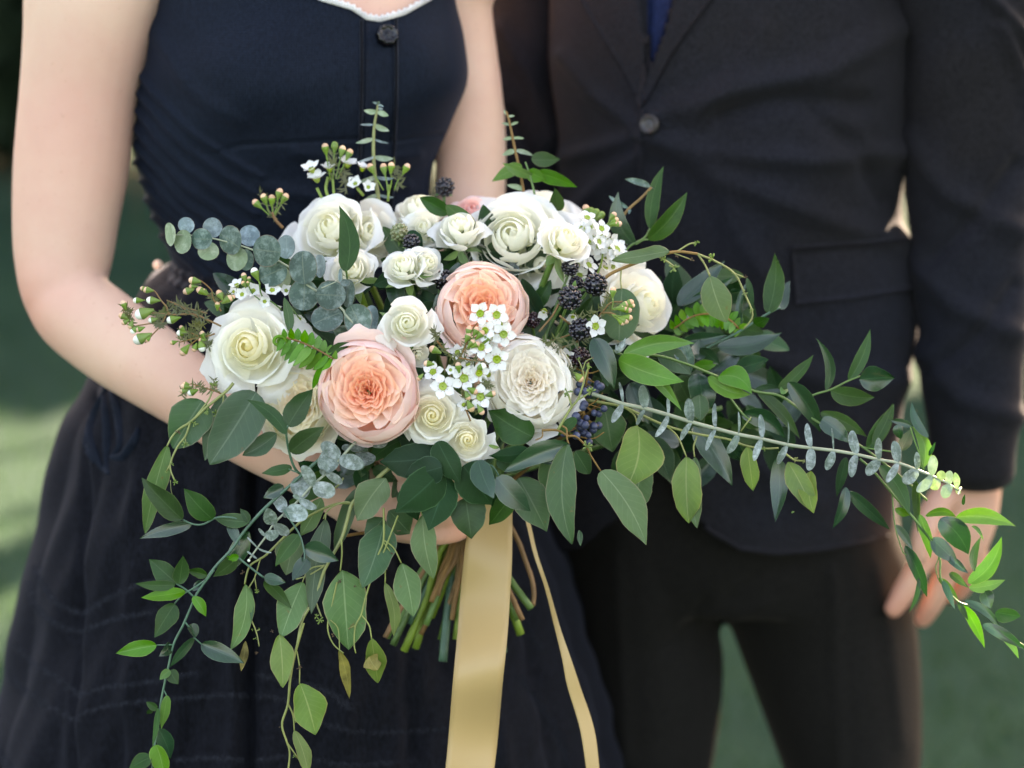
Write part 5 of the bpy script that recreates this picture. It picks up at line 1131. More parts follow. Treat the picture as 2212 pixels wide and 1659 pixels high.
stems(t, 5, [([(1145, 1355), (1200, 1260), (1250, 1180), (1300, 1120), (1335, 1020), (1370, 900), (1385, 870)], [11, 10, 8, 6]), ([(1250, 1180), (1230, 1100), (1215, 1070)], [8, 7]), ([(1300, 1125), (1360, 1090), (1395, 1065)], [7, 6]), ([(1350, 960), (1330, 880), (1300, 810)], [6, 4]), ([(1340, 890), (1360, 830), (1415, 800)], [5, 4])], 'stem_yellow', d, 'twig')
for x, y, r, mt in ((1215, 1065, 46, 'seed'), (1398, 1062, 44, 'seed'), (1388, 865, 30, 'seed'), (1302, 808, 18, 'seed'), (1415, 800, 14, 'seed_brown')): seedclump(t, 5, x, y, r, d, mt, 9)
seedclump(t, 14, 1965, 520, 60, d, 'seed', 9)
for bx, by, tx, ty, w, mt, dd, shp, sd_ in [(1815, 503, 1215, 750, 190, 'ruscus_dark', -.004, 'ovate', -.05), (1790, 500, 1832, 1398, 270, 'seeded_deep', -.006, 'thin', -.08), (1770, 760, 1785, 1205, 110, 'seeded_deep', .004, 'thin', .05), (1640, 560, 1722, 990, 300, 'seeded_deep', .010, 'wide', 0), (2090, 738, 2500, 1402, 300, 'seeded', .006, 'wide', .06), (1860, 560, 1985, 760, 170, 'seeded_deep', .012, 'wide', 0), (1895, 1270, 1908, 1412, 50, 'seeded_deep', 0, 'thin', 0), (1540, 640, 1712, 662, 60, 'ruscus_dark', .004, 'ovate', 0)]:
    leaf(t, 14, bx, by, tx, ty, w, mt, d, shp, dd=dd, wav=.3, roll=LR.uniform(-.1, .1), bend=.04, side=sd_, twist=.2, nl=16, nw=9, tail=.4 if tx == 2500 else 0)

# --- seeded eucalyptus right
d = 1.892; t = thing('seeded_eucalyptus_branch', 'branch under the long eucalyptus with light green leaves hanging in pairs', 'eucalyptus', 9, 380, 420, d, G_LEAF)
stems(t, 9, [([(250, 400), (380, 420), (560, 460), (850, 590), (1100, 660), (1340, 700), (1480, 750), (1620, 775), (1740, 770)], [12, 10, 9, 7]), ([(560, 460), (630, 520), (650, 600)], [7, 6]), ([(870, 595), (960, 680), (1030, 840)], [7, 6]), ([(1110, 680), (1085, 760), (1092, 840)], [7, 6]), ([(1450, 640), (1530, 530)], [6, 5]), ([(1760, 790), (1860, 860), (1930, 870)], [9, 6])], 'stem_yellow', d)
for bx, by, tx, ty, w, mt, dd, sd_ in [(650, 598, 560, 1085, 350, 'seeded_yellow', 0, .10), (700, 900, 640, 1276, 250, 'seeded', .012, -.04), (1030, 838, 1048, 1352, 238, 'seeded_yellow', -.002, -.02), (1098, 842, 1112, 1390, 170, 'seeded', .006, -.06), (1500, 760, 1545, 1102, 140, 'seeded_yellow', .006, 0), (1812, 878, 2005, 1262, 180, 'seeded_yellow', 0, .03), (1985, 950, 2012, 1272, 150, 'seeded_yellow', .005, -.07), (395, 440, 460, 800, 250, 'seeded_deep', .02, 0), (1130, 860 - 500, 1140, 560, 160, 'seeded_deep', .02, 0)]:
    leaf(t, 9, bx, by, tx, ty, w, mt, d, 'seeded', dd=dd, wav=.35, roll=LR.uniform(-.12, .12), bend=.04, side=sd_, twist=.2, nl=16, nw=9)
for x, y, r, mt in ((1630, 775, 30, 'seed'), (1760, 800, 30, 'seed'), (1870, 860, 30, 'stem_yellow'), (1930, 875, 22, 'stem_yellow'), (1848, 1258, 20, 'seed')): seedclump(t, 9, x, y, r, d, mt)
# --- upper right seeded twig
d = 1.888; t = thing('seeded_eucalyptus_branch', 'arching orange brown twig with one hanging oval leaf, above the white rose on the right', 'eucalyptus', 13, 130, 180, d, G_LEAF)
stems(t, 13, [([(60, 230), (130, 180), (300, 110), (430, 70), (560, 40), (700, 55)], [12, 11, 9]),], 'stem_brown', d)
stems(t, 13, [([(700, 55), (830, 110), (950, 190), (1020, 330), (1070, 450), (1055, 510), (1010, 560)], [8, 7, 6, 5]), ([(700, 55), (750, 130), (782, 205)], [7, 6]), ([(560, 40), (640, -10), (690, -20)], [6, 5]), ([(430, 70), (500, 110), (540, 140)], [7, 6]), ([(540, 50), (620, 80), (670, 100)], [4, 3]), ([(930, 180), (1020, 215)], [5, 5])], 'stem_yellow', d, 'twig')
leaf(t, 13, 782, 205, 895, 518, 205, 'seeded', d, 'seeded', dd=0, roll=0, wav=.2, side=-.03); leaf(t, 13, 510, 35, 120, 100, 100, 'seeded', d, 'thin', dd=-.002, wav=.8, roll=.3); leaf(t, 13, 1030, 215, 1070, 450, 44, 'ruscus_dark', d, 'ovate', dd=.004)
for x, y, r, mt in ((540, 150, 40, 'seed'), (480, 95, 30, 'seed'), (690, -20, 26, 'seed'), (800, 85, 42, 'seed'), (1025, 210, 22, 'seed_brown'), (1018, 320, 26, 'seed'), (1060, 440, 22, 'seed'), (660, 95, 26, 'seed_brown'), (560, 70, 22, 'seed_brown')): seedclump(t, 13, x, y, r, d, mt)
# round grey green leaf behind the buds
t = thing('eucalyptus_leaf', 'round grey green leaf between the pink buds and the furthest right white rose', 'leaf', 12, 180, 1000, 1.888, None)
leaf(t, 12, 190, 840, 170, 1195, 262, 'seeded_deep', 1.888, 'round', dd=0, roll=0, dt=0, bend=.03)
stems(t, 12, [([(185, 700), (180, 780), (185, 850)], [6, 5])], 'stem_yellow', 1.888)

# --- ruscus on the right
d = 1.868; t = thing('ruscus_branch', 'bright green large ruscus leaves spreading to the right under the white rose', 'ruscus', 13, 200, 740, d, G_LEAF)
stems(t, 13, [([(60, 690), (200, 740), (290, 800)], [10, 9]), ([(200, 735), (430, 742), (600, 790), (670, 815), (830, 880)], [9, 9], .012)], 'stem_green', d)
for bx, by, tx, ty, w, mt, dd, sd_ in [(195, 740, 678, 658, 130, 'ruscus_light', -.006, .08), (165, 770, 610, 918, 185, 'ruscus_light', -.002, -.04), (290, 798, 592, 1112, 86, 'ruscus_light', -.008, .05), (0, 622, 136, 968, 150, 'ruscus_dark', 0, .06), (440, 720, 655, 870, 160, 'seeded_deep', .02, .05), (590, 640, 655, 865, 130, 'silver', .016, 0)]:
    leaf(t, 13, bx, by, tx, ty, w, mt, d, 'ovate', dd=dd, side=sd_, roll=LR.uniform(-.2, .2), nl=16)
t2 = thing('eucalyptus_sprig_tip', 'tiny frosted eucalyptus tip beside the bright green leaves', 'eucalyptus', 13, 180, 680, 1.862, None)
for a in [(160, 725, 215, 620, 26), (160, 725, 150, 660, 24), (165, 720, 225, 660, 28), (160, 725, 135, 700, 20), (165, 700, 190, 640, 24)]: leaf(t2, 13, *a, 'baby', 1.860, 'thin', roll=0)
d = 1.905; t = thing('ruscus_branch', 'long arching ruscus vine with leaves running right across the dark jacket', 'ruscus', 13, 830, 880, d, G_LEAF)
stems(t, 13, [([(670, 815), (830, 880), (1080, 980), (1250, 1010), (1370, 1090), (1480, 1170), (1600, 1240), (1800, 1350), (1960, 1470), (2120, 1600), (2250, 1720)], [9, 9, 8, 8]), ([(1450, 1025), (1500, 1000), (1600, 970), (1720, 910), (1800, 880)], [8, 6]), ([(900, 1000), (1000, 1130), (1060, 1180)], [7, 7])], 'stem_green', d)
for bx, by, tx, ty, w, mt, dd, sd_ in [(675, 808, 838, 788, 76, 'ruscus_light', -.006, -.05), (700, 770, 715, 632, 110, 'ruscus_dark', 0, 0), (720, 690, 850, 800, 90, 'ruscus_dark', .002, 0), (840, 885, 1066, 1000, 150, 'ruscus_light', -.004, .22), (768, 890, 1060, 1003, 110, 'ruscus_light', -.002, -.10), (960, 835, 1182, 768, 120, 'ruscus_dark', .012, 0), (1080, 980, 1262, 965, 40, 'ruscus_dark', 0, .1), (1250, 970, 1482, 735, 84, 'ruscus', .002, -.05), (1265, 1000, 1310, 925, 60, 'ruscus_light', -.002, 0), (1312, 920, 1530, 1262, 130, 'ruscus_dark', -.004, .06), (1530, 1125, 1842, 1290, 96, 'ruscus', .006, .05), (1528, 1165, 1735, 1335, 120, 'ruscus_dark', .0, .04), (1100, 985, 1392, 1305, 84, 'ruscus', .0, .05),
  (1570, 975, 1495, 620, 70, 'ruscus_dark', 0, -.16), (1722, 908, 1865, 562, 90, 'ruscus', 0, -.06), (1790, 905, 2035, 890, 165, 'ruscus_dark', 0, .02), (1598, 980, 1895, 1022, 130, 'ruscus', .0, -.05), (1850, 1372, 2028, 1065, 110, 'ruscus', .004, -.02), (700, 860, 700, 1190, 180, 'ruscus_dark', .014, .08), (560, 890, 650, 1060, 150, 'ruscus', .02, 0), (1000, 1130, 1290, 1300, 130, 'ruscus_dark', .004, .14), (1000, 1180, 1190, 1200, 90, 'ruscus', .010, 0)]:
    leaf(t, 13, bx, by, tx, ty, w, mt, d, 'ovate', dd=dd, side=sd_, nl=16)
leaf(t, 9, 1080, 600, 1384, 1065, 190, 'ruscus_dark', d, 'ovate', dd=.006, side=.05); leaf(t, 9, 1735, 850, 1712, 1345, 138, 'ruscus_dark', d, 'ovate', dd=.0); leaf(t, 9, 1300, 640, 1480, 880, 130, 'ruscus_dark', d, 'ovate', dd=.012)
d = 1.935; t = thing('ruscus_branch', 'dark ruscus branch rising to the upper right towards the pocket flap', 'ruscus', 13, 780, 680, d, G_LEAF)
stems(t, 13, [([(600, 800), (780, 680), (960, 590), (1170, 460), (1260, 415)], [10, 9, 7])], 'stem_blue', d)
for bx, by, tx, ty, w, mt, dd, sd_ in [(1175, 455, 1222, 48, 136, 'ruscus', 0, -.06), (1225, 110, 1255, 100, 10, 'ruscus', 0, 0), (1250, 425, 1325, 235, 110, 'ruscus_dark', .004, .08), (1085, 530, 1185, 490, 84, 'ruscus', 0, 0), (1000, 565, 1045, 230, 50, 'ruscus_dark', 0, .12), (570, 405, 885, 100, 135, 'ruscus_dark', .006, -.02), (600, 430, 960, 200, 90, 'ruscus_dark', .012, 0), (835, 685, 1270, 585, 128, 'ruscus_dark', -.002, -.08), (600, 655, 905, 600, 90, 'ruscus_dark', .006, 0), (860, 650, 560, 640, 110, 'ruscus', .010, 0)]:
    leaf(t, 13, bx, by, tx, ty, w, mt, d, 'ovate', dd=dd, side=sd_, nl=16)
d = 1.945; t = thing('ruscus_branch', 'three long dark ruscus leaves pointing up behind the white flowers at the upper right', 'ruscus', 12, 250, 550, d, G_LEAF)
stems(t, 12, [([(180, 620), (250, 550), (340, 500), (378, 438)], [9, 7]), ([(280, 545), (330, 515), (368, 510)], [7, 6])], 'stem_green', d)
for bx, by, tx, ty, w, mt, sd_ in [(375, 438, 472, 15, 100, 'ruscus', .06), (365, 512, 630, 190, 130, 'ruscus', -.06), (275, 545, 165, 185, 125, 'ruscus_dark', .16)]:
    leaf(t, 12, bx, by, tx, ty, w, mt, d, 'ovate', side=sd_, nl=16)
t = thing('eucalyptus_branch', 'yellow brown eucalyptus twig with thin sharp leaves, left of the three long leaves', 'eucalyptus', 12, 170, 400, 1.95, G_LEAF)
stems(t, 12, [([(100, 440), (170, 380), (240, 300), (320, 230), (388, 158)], [10, 10, 8])], 'stem_brown', 1.95)
for a in [(380, 155, 208, 103, 46), (385, 155, 416, 288, 42), (235, 300, 100, 215, 34), (245, 300, 235, 340, 20), (160, 440, 230, 552, 30)]: leaf(t, 12, *a, 'silver', 1.95, 'thin', roll=0)

# --- far right trailing tip
d = 1.895; t = thing('ruscus_branch', 'trailing end of glossy ruscus catching the sun in front of the man\'s hand', 'ruscus', 11, 700, 150, d, G_LEAF)
stems(t, 11, [([(600, 60), (700, 150), (860, 340), (1000, 500), (1120, 650), (1190, 800), (1200, 950), (1320, 1110), (1480, 1165), (1640, 1320), (1830, 1450)], [9, 9, 8, 7, 6]), ([(840, 330), (862, 560), (920, 750), (945, 770)], [5, 4]), ([(1150, 640), (1180, 780), (1160, 860), (1180, 950)], [4, 4])], 'stem_green', d)
for bx, by, tx, ty, w, mt, sd_ in [(520, 300, 822, 582, 96, 'ruscus_dark', 0), (500, 270, 400, 575, 84, 'ruscus_dark', .06), (500, 50, 430, 342, 76, 'ruscus_dark', 0), (745, 110, 968, 475, 120, 'ruscus', .08), (1012, 220, 1030, 610, 60, 'ruscus', 0), (1040, 470, 1122, 795, 84, 'ruscus', .04), (860, 550, 992, 732, 64, 'ruscus_dark', .03), (935, 700, 1096, 1082, 96, 'ruscus_dark', .03), (1035, 930, 958, 1195, 36, 'ruscus_dark', .08), (860, 430, 968, 478, 60, 'ruscus_light', 0),
  (1310, 492, 1752, 560, 125, 'ruscus_light', .08), (1085, 478, 1312, 492, 66, 'ruscus', .14), (1195, 500, 1402, 765, 190, 'ruscus_dark', .08), (1130, 645, 1325, 835, 120, 'ruscus_dark', 0), (1425, 555, 1512, 668, 28, 'ruscus_light', .12), (1405, 980, 1645, 632, 124, 'ruscus_light', -.12), (1440, 890, 1496, 632, 64, 'ruscus', .08), (1245, 780, 1402, 905, 64, 'ruscus_dark', 0), (1262, 900, 1405, 1012, 60, 'ruscus', 0), (1405, 1012, 1672, 952, 86, 'ruscus_light', -.05), (1520, 1035, 1568, 1165, 110, 'ruscus_dark', 0), (1600, 1190, 1790, 1222, 112, 'ruscus_dark', 0),
  (1375, 1105, 1645, 1325, 64, 'ruscus_dark', .1), (1355, 1135, 1520, 1455, 84, 'ruscus_light', .04), (1505, 1282, 1830, 1470, 86, 'ruscus_dark', .03), (1640, 1360, 1772, 1535, 52, 'ruscus_light', .08), (1210, 955, 1302, 1172, 54, 'ruscus_dark', 0), (1325, 1115, 1400, 1250, 44, 'ruscus', 0), (1180, 940, 1330, 1110, 50, 'ruscus', .05), (1530, 960, 1620, 860, 24, 'ruscus', 0), (1360, 400, 1375, 320, 26, 'ruscus_dark', 0)]:
    leaf(t, 11, bx, by, tx, ty, w, mt, d, 'ovate', side=sd_, nl=16)
d = 1.905; t = thing('ruscus_branch', 'sunlit curled ruscus leaves above the tip of the long eucalyptus', 'ruscus', 10, 1430, 920, d, G_LEAF)
stems(t, 10, [([(1440, 940), (1410, 830), (1370, 720), (1335, 610)], [6, 5]), ([(920, 740), (1000, 770), (1200, 800)], [6, 5])], 'stem_green', d)
for bx, by, tx, ty, w, mt, sd_ in [(1432, 925, 1342, 598, 100, 'ruscus_light', -.17), (1345, 605, 1165, 555, 56, 'ruscus_dark', -.05), (1470, 690, 1348, 408, 70, 'ruscus_dark', .12), (1050, 745, 1200, 425, 92, 'ruscus', -.04), (1230, 590, 1262, 705, 76, 'ruscus_dark', 0), (1262, 795, 1345, 620, 100, 'ruscus', 0), (1480, 830, 1530, 720, 30, 'ruscus_dark', 0)]:
    leaf(t, 10, bx, by, tx, ty, w, mt, d, 'ovate', side=sd_, nl=16)

# --- ferns
def fern(t, fr, rach, n, L, w, mat, d, taper=.35, up=1.0, down=1.0):
    P = cr(np.array(rach, float), n); stems(t, fr, [(rach, [w * .16, w * .1])], 'stem_brown', d, 'rachis')
    for i, (x, y) in enumerate(P):
        tq = i / (n - 1); T = P[min(n - 1, i + 1)] - P[max(0, i - 1)]; T = T / np.linalg.norm(T); Nn = np.array([-T[1], T[0]])
        l = L * (taper + (1 - taper) * math.sin(math.pi * min(1, tq * .75 + .12)))
        for s, q in ((1, down), (-1, up)):
            e = np.array([x, y]) + (Nn * s * .95 + T * -.25) * l * q
            leaf(t, fr, x, y, *e, w * (.8 + .4 * math.sin(math.pi * tq)), mat, d, 'wide', dd=.0005 * i, roll=0.25 * s, bend=.05, side=.04 * s, name='pinna')
d = 1.846; t = thing('fern_frond', 'bright green fern tip with a curled end between the white and peach roses', 'fern', 4, 760, 625, d, G_LEAF)
fern(t, 4, [(345, 455), (450, 482), (560, 525), (680, 585), (790, 650)], 9, 180, 66, 'fern', d, .4, .72, 1.35)
leaf(t, 4, 740, 610, 955, 500, 95, 'ruscus', d, 'ovate', dd=.006); leaf(t, 4, 760, 640, 600, 920, 80, 'fern', d, 'wide', dd=.004)
mb = MB(); sp = []
for k in range(26):
    a = k * .42; r_ = (62 - k * 2.1); sp.append(Pd(*f2v(4, 300 + r_ * math.cos(-a + .2), 492 + r_ * math.sin(-a + .2) * .85), d - .002 * math.sin(k * .2)))
mb.tube(sp, [18 * .24 * mpx(d), 15 * .24 * mpx(d), 7 * .24 * mpx(d)], 8, samples=60); mb.build('curled_tip', M['fern'], t)
leaf(t, 4, 330, 470, 300, 575, 70, 'fern', d, 'wide')
d = 1.935; t = thing('fern_frond', 'fern frond behind the white rose on the right, half hidden by ruscus', 'fern', 13, 560, 560, d, G_LEAF)
fern(t, 13, [(980, 560), (900, 490), (780, 460), (660, 480), (540, 560)], 12, 95, 50, 'fern', d, .5)
t = thing('leaf_blade', 'narrow green leaf upright beside the furthest left white rose', 'leaf', 16, 1870, 820, 1.88, None)
leaf(t, 16, 1890, 840, 1830, 470, 110, 'seeded_deep', 1.88, 'thin', roll=.2); stems(t, 16, [([(1850, 500), (1990, 690)], [8, 7])], 'stem_green', 1.88)

# --- blackberries
G_B = 'blackberries in the bouquet'
d = 1.872; t = thing('blackberry_sprig', 'sprig of ripe blackberries in the dark gap right of the peach roses', 'blackberries', 'v', 1200, 760, d, 'blackberry sprigs in the bouquet')
pts = [(1232, 643, 29, 1.868, 'blackberry'), (1287, 615, 27.5, 1.876, 'blackberry'), (1254, 712, 28, 1.872, 'blackberry'), (1252, 772, 25, 1.885, 'redberry'), (1232, 577, 21, 1.89, 'blackberry'), (1151, 691, 19, 1.895, 'redberry'), (1245, 612, 18, 1.892, 'blackberry')]
for i, (x, y, r, dq, mt) in enumerate(pts):
    e = blackberry(t, x, y, r, dq, mt, ((-.2, .35, -.25, .1, .0, .2, 0)[i], (-.5, .1, -.3, -.4, .3, -.2, 0)[i], .8), i)
    mb = MB(); base = Pd(1190 - 6 * i, 775, 1.915); mb.tube([e, lerp(e, base, .5) + FWD * .006 + UP * .004, base], [.0009, .0012, .0014], 6, samples=8); mb.build('stem', M['sepal'], t)
for lab, x, y, r, dq, mt in (('single blackberry left of the upper peach rose', 958, 604, 25, 1.90, 'blackberry'), ('blackberry at the top of the bouquet against the woman\'s arm', 961, 404, 23, 1.975, 'blackberry'), ('blackberry half hidden above the paired small roses', 889, 524, 21, 1.905, 'blackberry'), ('unripe green berry beside the large top left rose', 863, 502, 22, 1.925, 'greenberry')):
    t = empty('blackberry_sprig', Pd(x, y, dq)); tag(t, lab, 'blackberry', 'blackberry sprigs in the bouquet'); e = blackberry(t, x, y, r, dq, mt, (.1, .4, .8), int(x))
    mb = MB(); mb.tube([e, e + FWD * .02 - UP * .02, e + FWD * .03 - UP * .05], [.001, .0012], 6); mb.build('stem', M['sepal'], t)
# --- blue berries
d = 1.885; t = thing('privet_berry_sprig', 'cluster of small dusty blue berries hanging below the blackberries', 'berries', 5, 1350, 950, d, None)
rg = np.random.default_rng(3); 
base5 = (1380, 880)
lines = []
for i in range(46):
    yy = 960 + 480 * (i / 46) + rg.normal(0, 20); xx = 1340 + rg.normal(0, 70) - .1 * (yy - 1000); rr = rg.uniform(24, 36)
    dq = d + rg.uniform(-.012, .012); C = Pd(*f2v(5, xx, yy), dq)
    mb = MB(); mb.ball(C, rr * .28 * mpx(dq), 10, 8); mb.build('berry', M['privet'], t)
    lines.append(([(xx, yy), ((xx + 1345) / 2 + rg.normal(0, 12), yy - 30), (1345, yy - 70)], [4, 4]))
stems(t, 5, lines + [([(1380, 800), (1370, 950), (1345, 1150), (1330, 1380)], [8, 7, 5]), ([(1260, 870), (1380, 920), (1510, 880)], [7, 6, 4]), ([(1350, 1190), (1440, 1130), (1490, 1070)], [6, 4]), ([(1230, 1390), (1360, 1420), (1430, 1420), (1500, 1375)], [6, 4])], 'stem_brown', d + .002)

# --- wax flowers
G_W = 'wax flower sprigs in the bouquet'
d = 1.834; t = thing('wax_flower_sprig', 'sprig of little white flowers spilling from the upper peach rose to the ivory roses', 'wax flowers', 5, 420, 1250, d, G_W)
WF = [(545, 460, 98), (668, 470, 104), (585, 592, 95), (725, 618, 104), (555, 720, 98), (675, 812, 108), (315, 895, 50), (420, 958, 112), (535, 918, 90), (548, 1102, 104), (255, 1022, 106), (182, 912, 88), (470, 720, 80), (660, 640, 85), (620, 700, 80), (370, 760, 70), (450, 850, 60), (610, 930, 70), (420, 1165, 60), (700, 540, 80)]
for i, (x, y, r) in enumerate(WF): waxflower(t, 5, x, y, r, (LR.normal(0, .25), LR.normal(.1, .25), 1), d, (0 if i < 12 else .008) + (.01 if (x, y) in ((182, 912), (370, 760)) else 0), closed=.5 if r < 60 else 0)
tw = [([(470, 1290), (420, 1150), (400, 1000), (380, 860), (430, 700), (500, 560), (580, 480)], [7, 6, 5], (.012, .008)), ([(340, 850), (400, 780), (440, 690), (460, 640)], [7, 6], (.006, -.002)), ([(380, 800), (480, 820), (560, 830)], [6, 5], .004), ([(210, 670), (270, 740), (350, 820)], [7, 6], .006), ([(380, 1000), (520, 930), (660, 830)], [6, 5], .008), ([(500, 650), (600, 600), (720, 620)], [6, 5], .008)]
stems(t, 5, tw, 'stem_brown', d, 'twig')
for pts in ([(340, 850), (400, 780), (440, 690), (460, 620)], [(200, 650), (270, 740), (350, 820)], [(380, 800), (480, 820), (600, 840)], [(400, 1000), (440, 1150), (560, 1220)], [(190, 590), (210, 660)], [(560, 1000), (620, 1010)]): needles(t, 5, pts, d, 22, 55, dd=.002)
for x, y, r, tx, ty in ((460, 580, 27, 440, 660), (515, 585, 25, 480, 660), (555, 612, 28, 500, 670), (455, 628, 26, 430, 680), (485, 680, 24, 450, 720), (520, 695, 24, 480, 720), (180, 735, 31, 230, 760), (132, 845, 26, 180, 850), (75, 960, 20, 100, 930), (500, 1062, 27, 460, 1040), (475, 1190, 30, 450, 1140), (555, 1218, 26, 520, 1160), (452, 1105, 24, 430, 1060), (640, 1080, 26, 600, 1090), (375, 860, 26, 380, 900)): bud(t, 5, x, y, r, d, (tx, ty), 'bud_pink', -.002)
bud(t, 5, 605, 645, 32, d, (560, 700), 'bud_white'); bud(t, 5, 560, 868, 32, d, (520, 880), 'bud_white')
d = 1.915; t = thing('wax_flower_sprig', 'dense sprig of white wax flowers between the top roses and the arching brown twig', 'wax flowers', 3, 1500, 760, d, G_W)
for i in range(26):
    q = LR.random(); x = lerp(1370, 1560, q) + LR.normal(0, 55); y = lerp(400, 760, q) + LR.normal(0, 60) * 1.3; x = float(np.clip(x, 1330, 1600)); waxflower(t, 3, x, y, LR.uniform(72, 95), (.4 + LR.normal(0, .35), .2 + LR.normal(0, .4), .8), d, LR.uniform(-.012, .012))
for x, y in ((1310, 800), (1290, 720), (1250, 860)): waxflower(t, 3, x, y, 80, (.2, .2, 1), d, .0)
stems(t, 3, [([(1400, 900), (1480, 700), (1480, 560), (1400, 420)], [9, 7]), ([(1480, 560), (1540, 440), (1590, 380)], [6, 4])], 'stem_bright', d)
for x, y in ((1575, 330), (1590, 370), (1615, 400), (1590, 395)): bud(t, 3, x, y, 24, d, (1500, 420), 'bud_pink')
for x, y in ((1360, 280), (1400, 300), (1440, 310), (1480, 330)): bud(t, 3, x, y, 30, d + .05, (1400, 400), 'bud_pink' if x < 1400 else 'bud_green')
d = 1.87; t = thing('wax_flower_sprig', 'white wax flower with bud twigs beside the ripe blackberries', 'wax flowers', 3, 1450, 1180, d, G_W)
waxflower(t, 3, 1432, 1190, 95, (.35, .0, 1), d); waxflower(t, 3, 1040, 1070, 80, (-.2, -.6, .7), d + .02, closed=.8); waxflower(t, 3, 1215, 1430, 80, (-.4, -.2, .8), d + .015); waxflower(t, 3, 1260, 1110, 70, (0, -.6, .7), d + .02, closed=.5)
stems(t, 3, [([(1430, 1190), (1380, 1250), (1250, 1330), (1100, 1370)], [8, 8], .02), ([(1490, 1085), (1560, 1090), (1640, 1140)], [7, 6], -.01), ([(1490, 1080), (1550, 1010), (1640, 1000)], [7, 6], -.01), ([(1100, 1300), (1250, 1250), (1400, 1180), (1500, 1060)], [7, 6], (.02, 0)), ([(1000, 1230), (1100, 1110), (1150, 1020)], [8, 7], .02), ([(1160, 1110), (1240, 1180)], [9, 8], .01)], 'stem_brown', d)
for x, y, r in ((1670, 1020, 26), (1705, 1005, 26), (1660, 1055, 27), (1690, 1065, 26), (1640, 1040, 22), (1665, 1150, 28), (1695, 1125, 26), (1640, 1165, 22), (1570, 912, 26), (1720, 1030, 20)): bud(t, 3, x, y, r, d - .012, (1560, 1060 if y < 1100 else 1100), 'bud_pink')
for pts in ([(1500, 1090), (1600, 1020)], [(1300, 1130), (1480, 1060), (1560, 960)], [(1100, 1370), (1300, 1310), (1400, 1250)], [(1000, 1330), (1180, 1280)], [(1210, 1520), (1260, 1580)]): needles(t, 3, pts, d, 18, 70)
bud(t, 3, 1320, 1595, 30, d, (1260, 1540), 'bud_pink')

d = 1.882; t = thing('wax_flower_sprig', 'twiggy sprig with white and pink buds reaching furthest left over the woman\'s arm', 'wax flowers', 16, 1000, 710, d, G_W)
stems(t, 16, [([(1150, 780), (1000, 710), (850, 650), (600, 650), (560, 570), (500, 500), (430, 400), (360, 385)], [11, 10, 8, 7]), ([(600, 650), (450, 640), (330, 630)], [8, 7]), ([(560, 640), (500, 770), (400, 880), (330, 960)], [8, 7]), ([(510, 750), (400, 750), (270, 770), (160, 780), (110, 700), (95, 620), (110, 550)], [8, 6]), ([(900, 690), (700, 560), (560, 500)], [8, 7]), ([(1000, 640), (800, 590), (640, 540)], [7, 6])], 'stem_brown', d)
for x, y, r, tx, ty, mt in ((280, 650, 66, 400, 610, 'bud_white'), (258, 925, 62, 390, 860, 'bud_white'), (232, 502, 34, 330, 500, 'bud_white'), (385, 500, 44, 500, 505, 'bud_white'), (605, 712, 46, 690, 690, 'bud_white'), (395, 715, 34, 470, 700, 'bud_white'), (200, 830, 34, 250, 780, 'bud_white'), (340, 388, 36, 430, 400, 'bud_pink'), (300, 372, 26, 360, 380, 'bud_pink'), (95, 535, 34, 120, 600, 'bud_pink'), (75, 668, 36, 130, 690, 'bud_pink'), (100, 742, 30, 140, 720, 'bud_pink'), (168, 780, 32, 190, 730, 'bud_pink'), (255, 815, 32, 330, 790, 'bud_pink'), (350, 930, 26, 400, 880, 'bud_pink')):
    bud(t, 16, x, y, r, d, (tx, ty), mt)
for pts in ([(560, 560), (700, 620), (850, 660), (990, 700)], [(640, 520), (800, 590), (960, 640)], [(120, 560), (150, 660), (170, 760)], [(450, 640), (560, 640)], [(450, 760), (520, 740)]): needles(t, 16, pts, d, 26, 90)
d = 1.888; t = thing('wax_flower_sprig', 'small sprig of pink buds just above the furthest left white rose', 'wax flowers', 16, 1060, 470, d, G_W)
stems(t, 16, [([(1150, 620), (1100, 540), (1055, 460), (1045, 390), (930, 290), (860, 280)], [10, 8, 7]), ([(1040, 460), (960, 430)], [7, 6]), ([(1100, 540), (1180, 500), (1280, 490)], [8, 7])], 'stem_brown', d)
for x, y, r, tx, ty in ((840, 285, 42, 920, 300), (830, 350, 28, 900, 350), (775, 405, 40, 850, 380), (920, 390, 42, 980, 430), (965, 395, 26, 1010, 430), (1130, 425, 40, 1160, 480), (1240, 480, 42, 1180, 520), (1110, 545, 30, 1110, 590), (1280, 465, 26, 1230, 500)): bud(t, 16, x, y, r, d, (tx, ty), 'bud_pink')
needles(t, 16, [(1050, 400), (1070, 500), (1180, 470), (1260, 440)], d, 20, 80); needles(t, 16, [(830, 350), (920, 330)], d, 8, 60)
t = thing('wax_flower_sprig', 'small sprig of buds left of the furthest left white rose, over the forearm', 'wax flowers', 16, 1000, 900, d, G_W)
stems(t, 16, [([(1080, 860), (1000, 890), (850, 915), (700, 955)], [10, 8, 6]), ([(920, 900), (830, 970), (770, 1020)], [7, 6]), ([(900, 890), (800, 840), (740, 830)], [7, 6])], 'stem_brown', d)
for x, y, r, tx, ty, mt in ((705, 855, 38, 770, 850, 'bud_white'), (622, 960, 26, 690, 940, 'bud_pink'), (740, 1060, 46, 790, 1000, 'bud_pink'), (942, 1015, 44, 930, 950, 'bud_white'), (860, 1028, 32, 880, 980, 'bud_pink'), (945, 860, 32, 970, 910, 'bud_pink'), (720, 795, 26, 760, 830, 'bud_pink'), (930, 930, 26, 960, 930, 'bud_pink')): bud(t, 16, x, y, r, d, (tx, ty), mt)
for pts in ([(700, 940), (850, 910), (990, 880)], [(840, 790), (960, 760)], [(980, 930), (1020, 1000)], [(740, 830), (850, 860)]): needles(t, 16, pts, d, 20, 85)
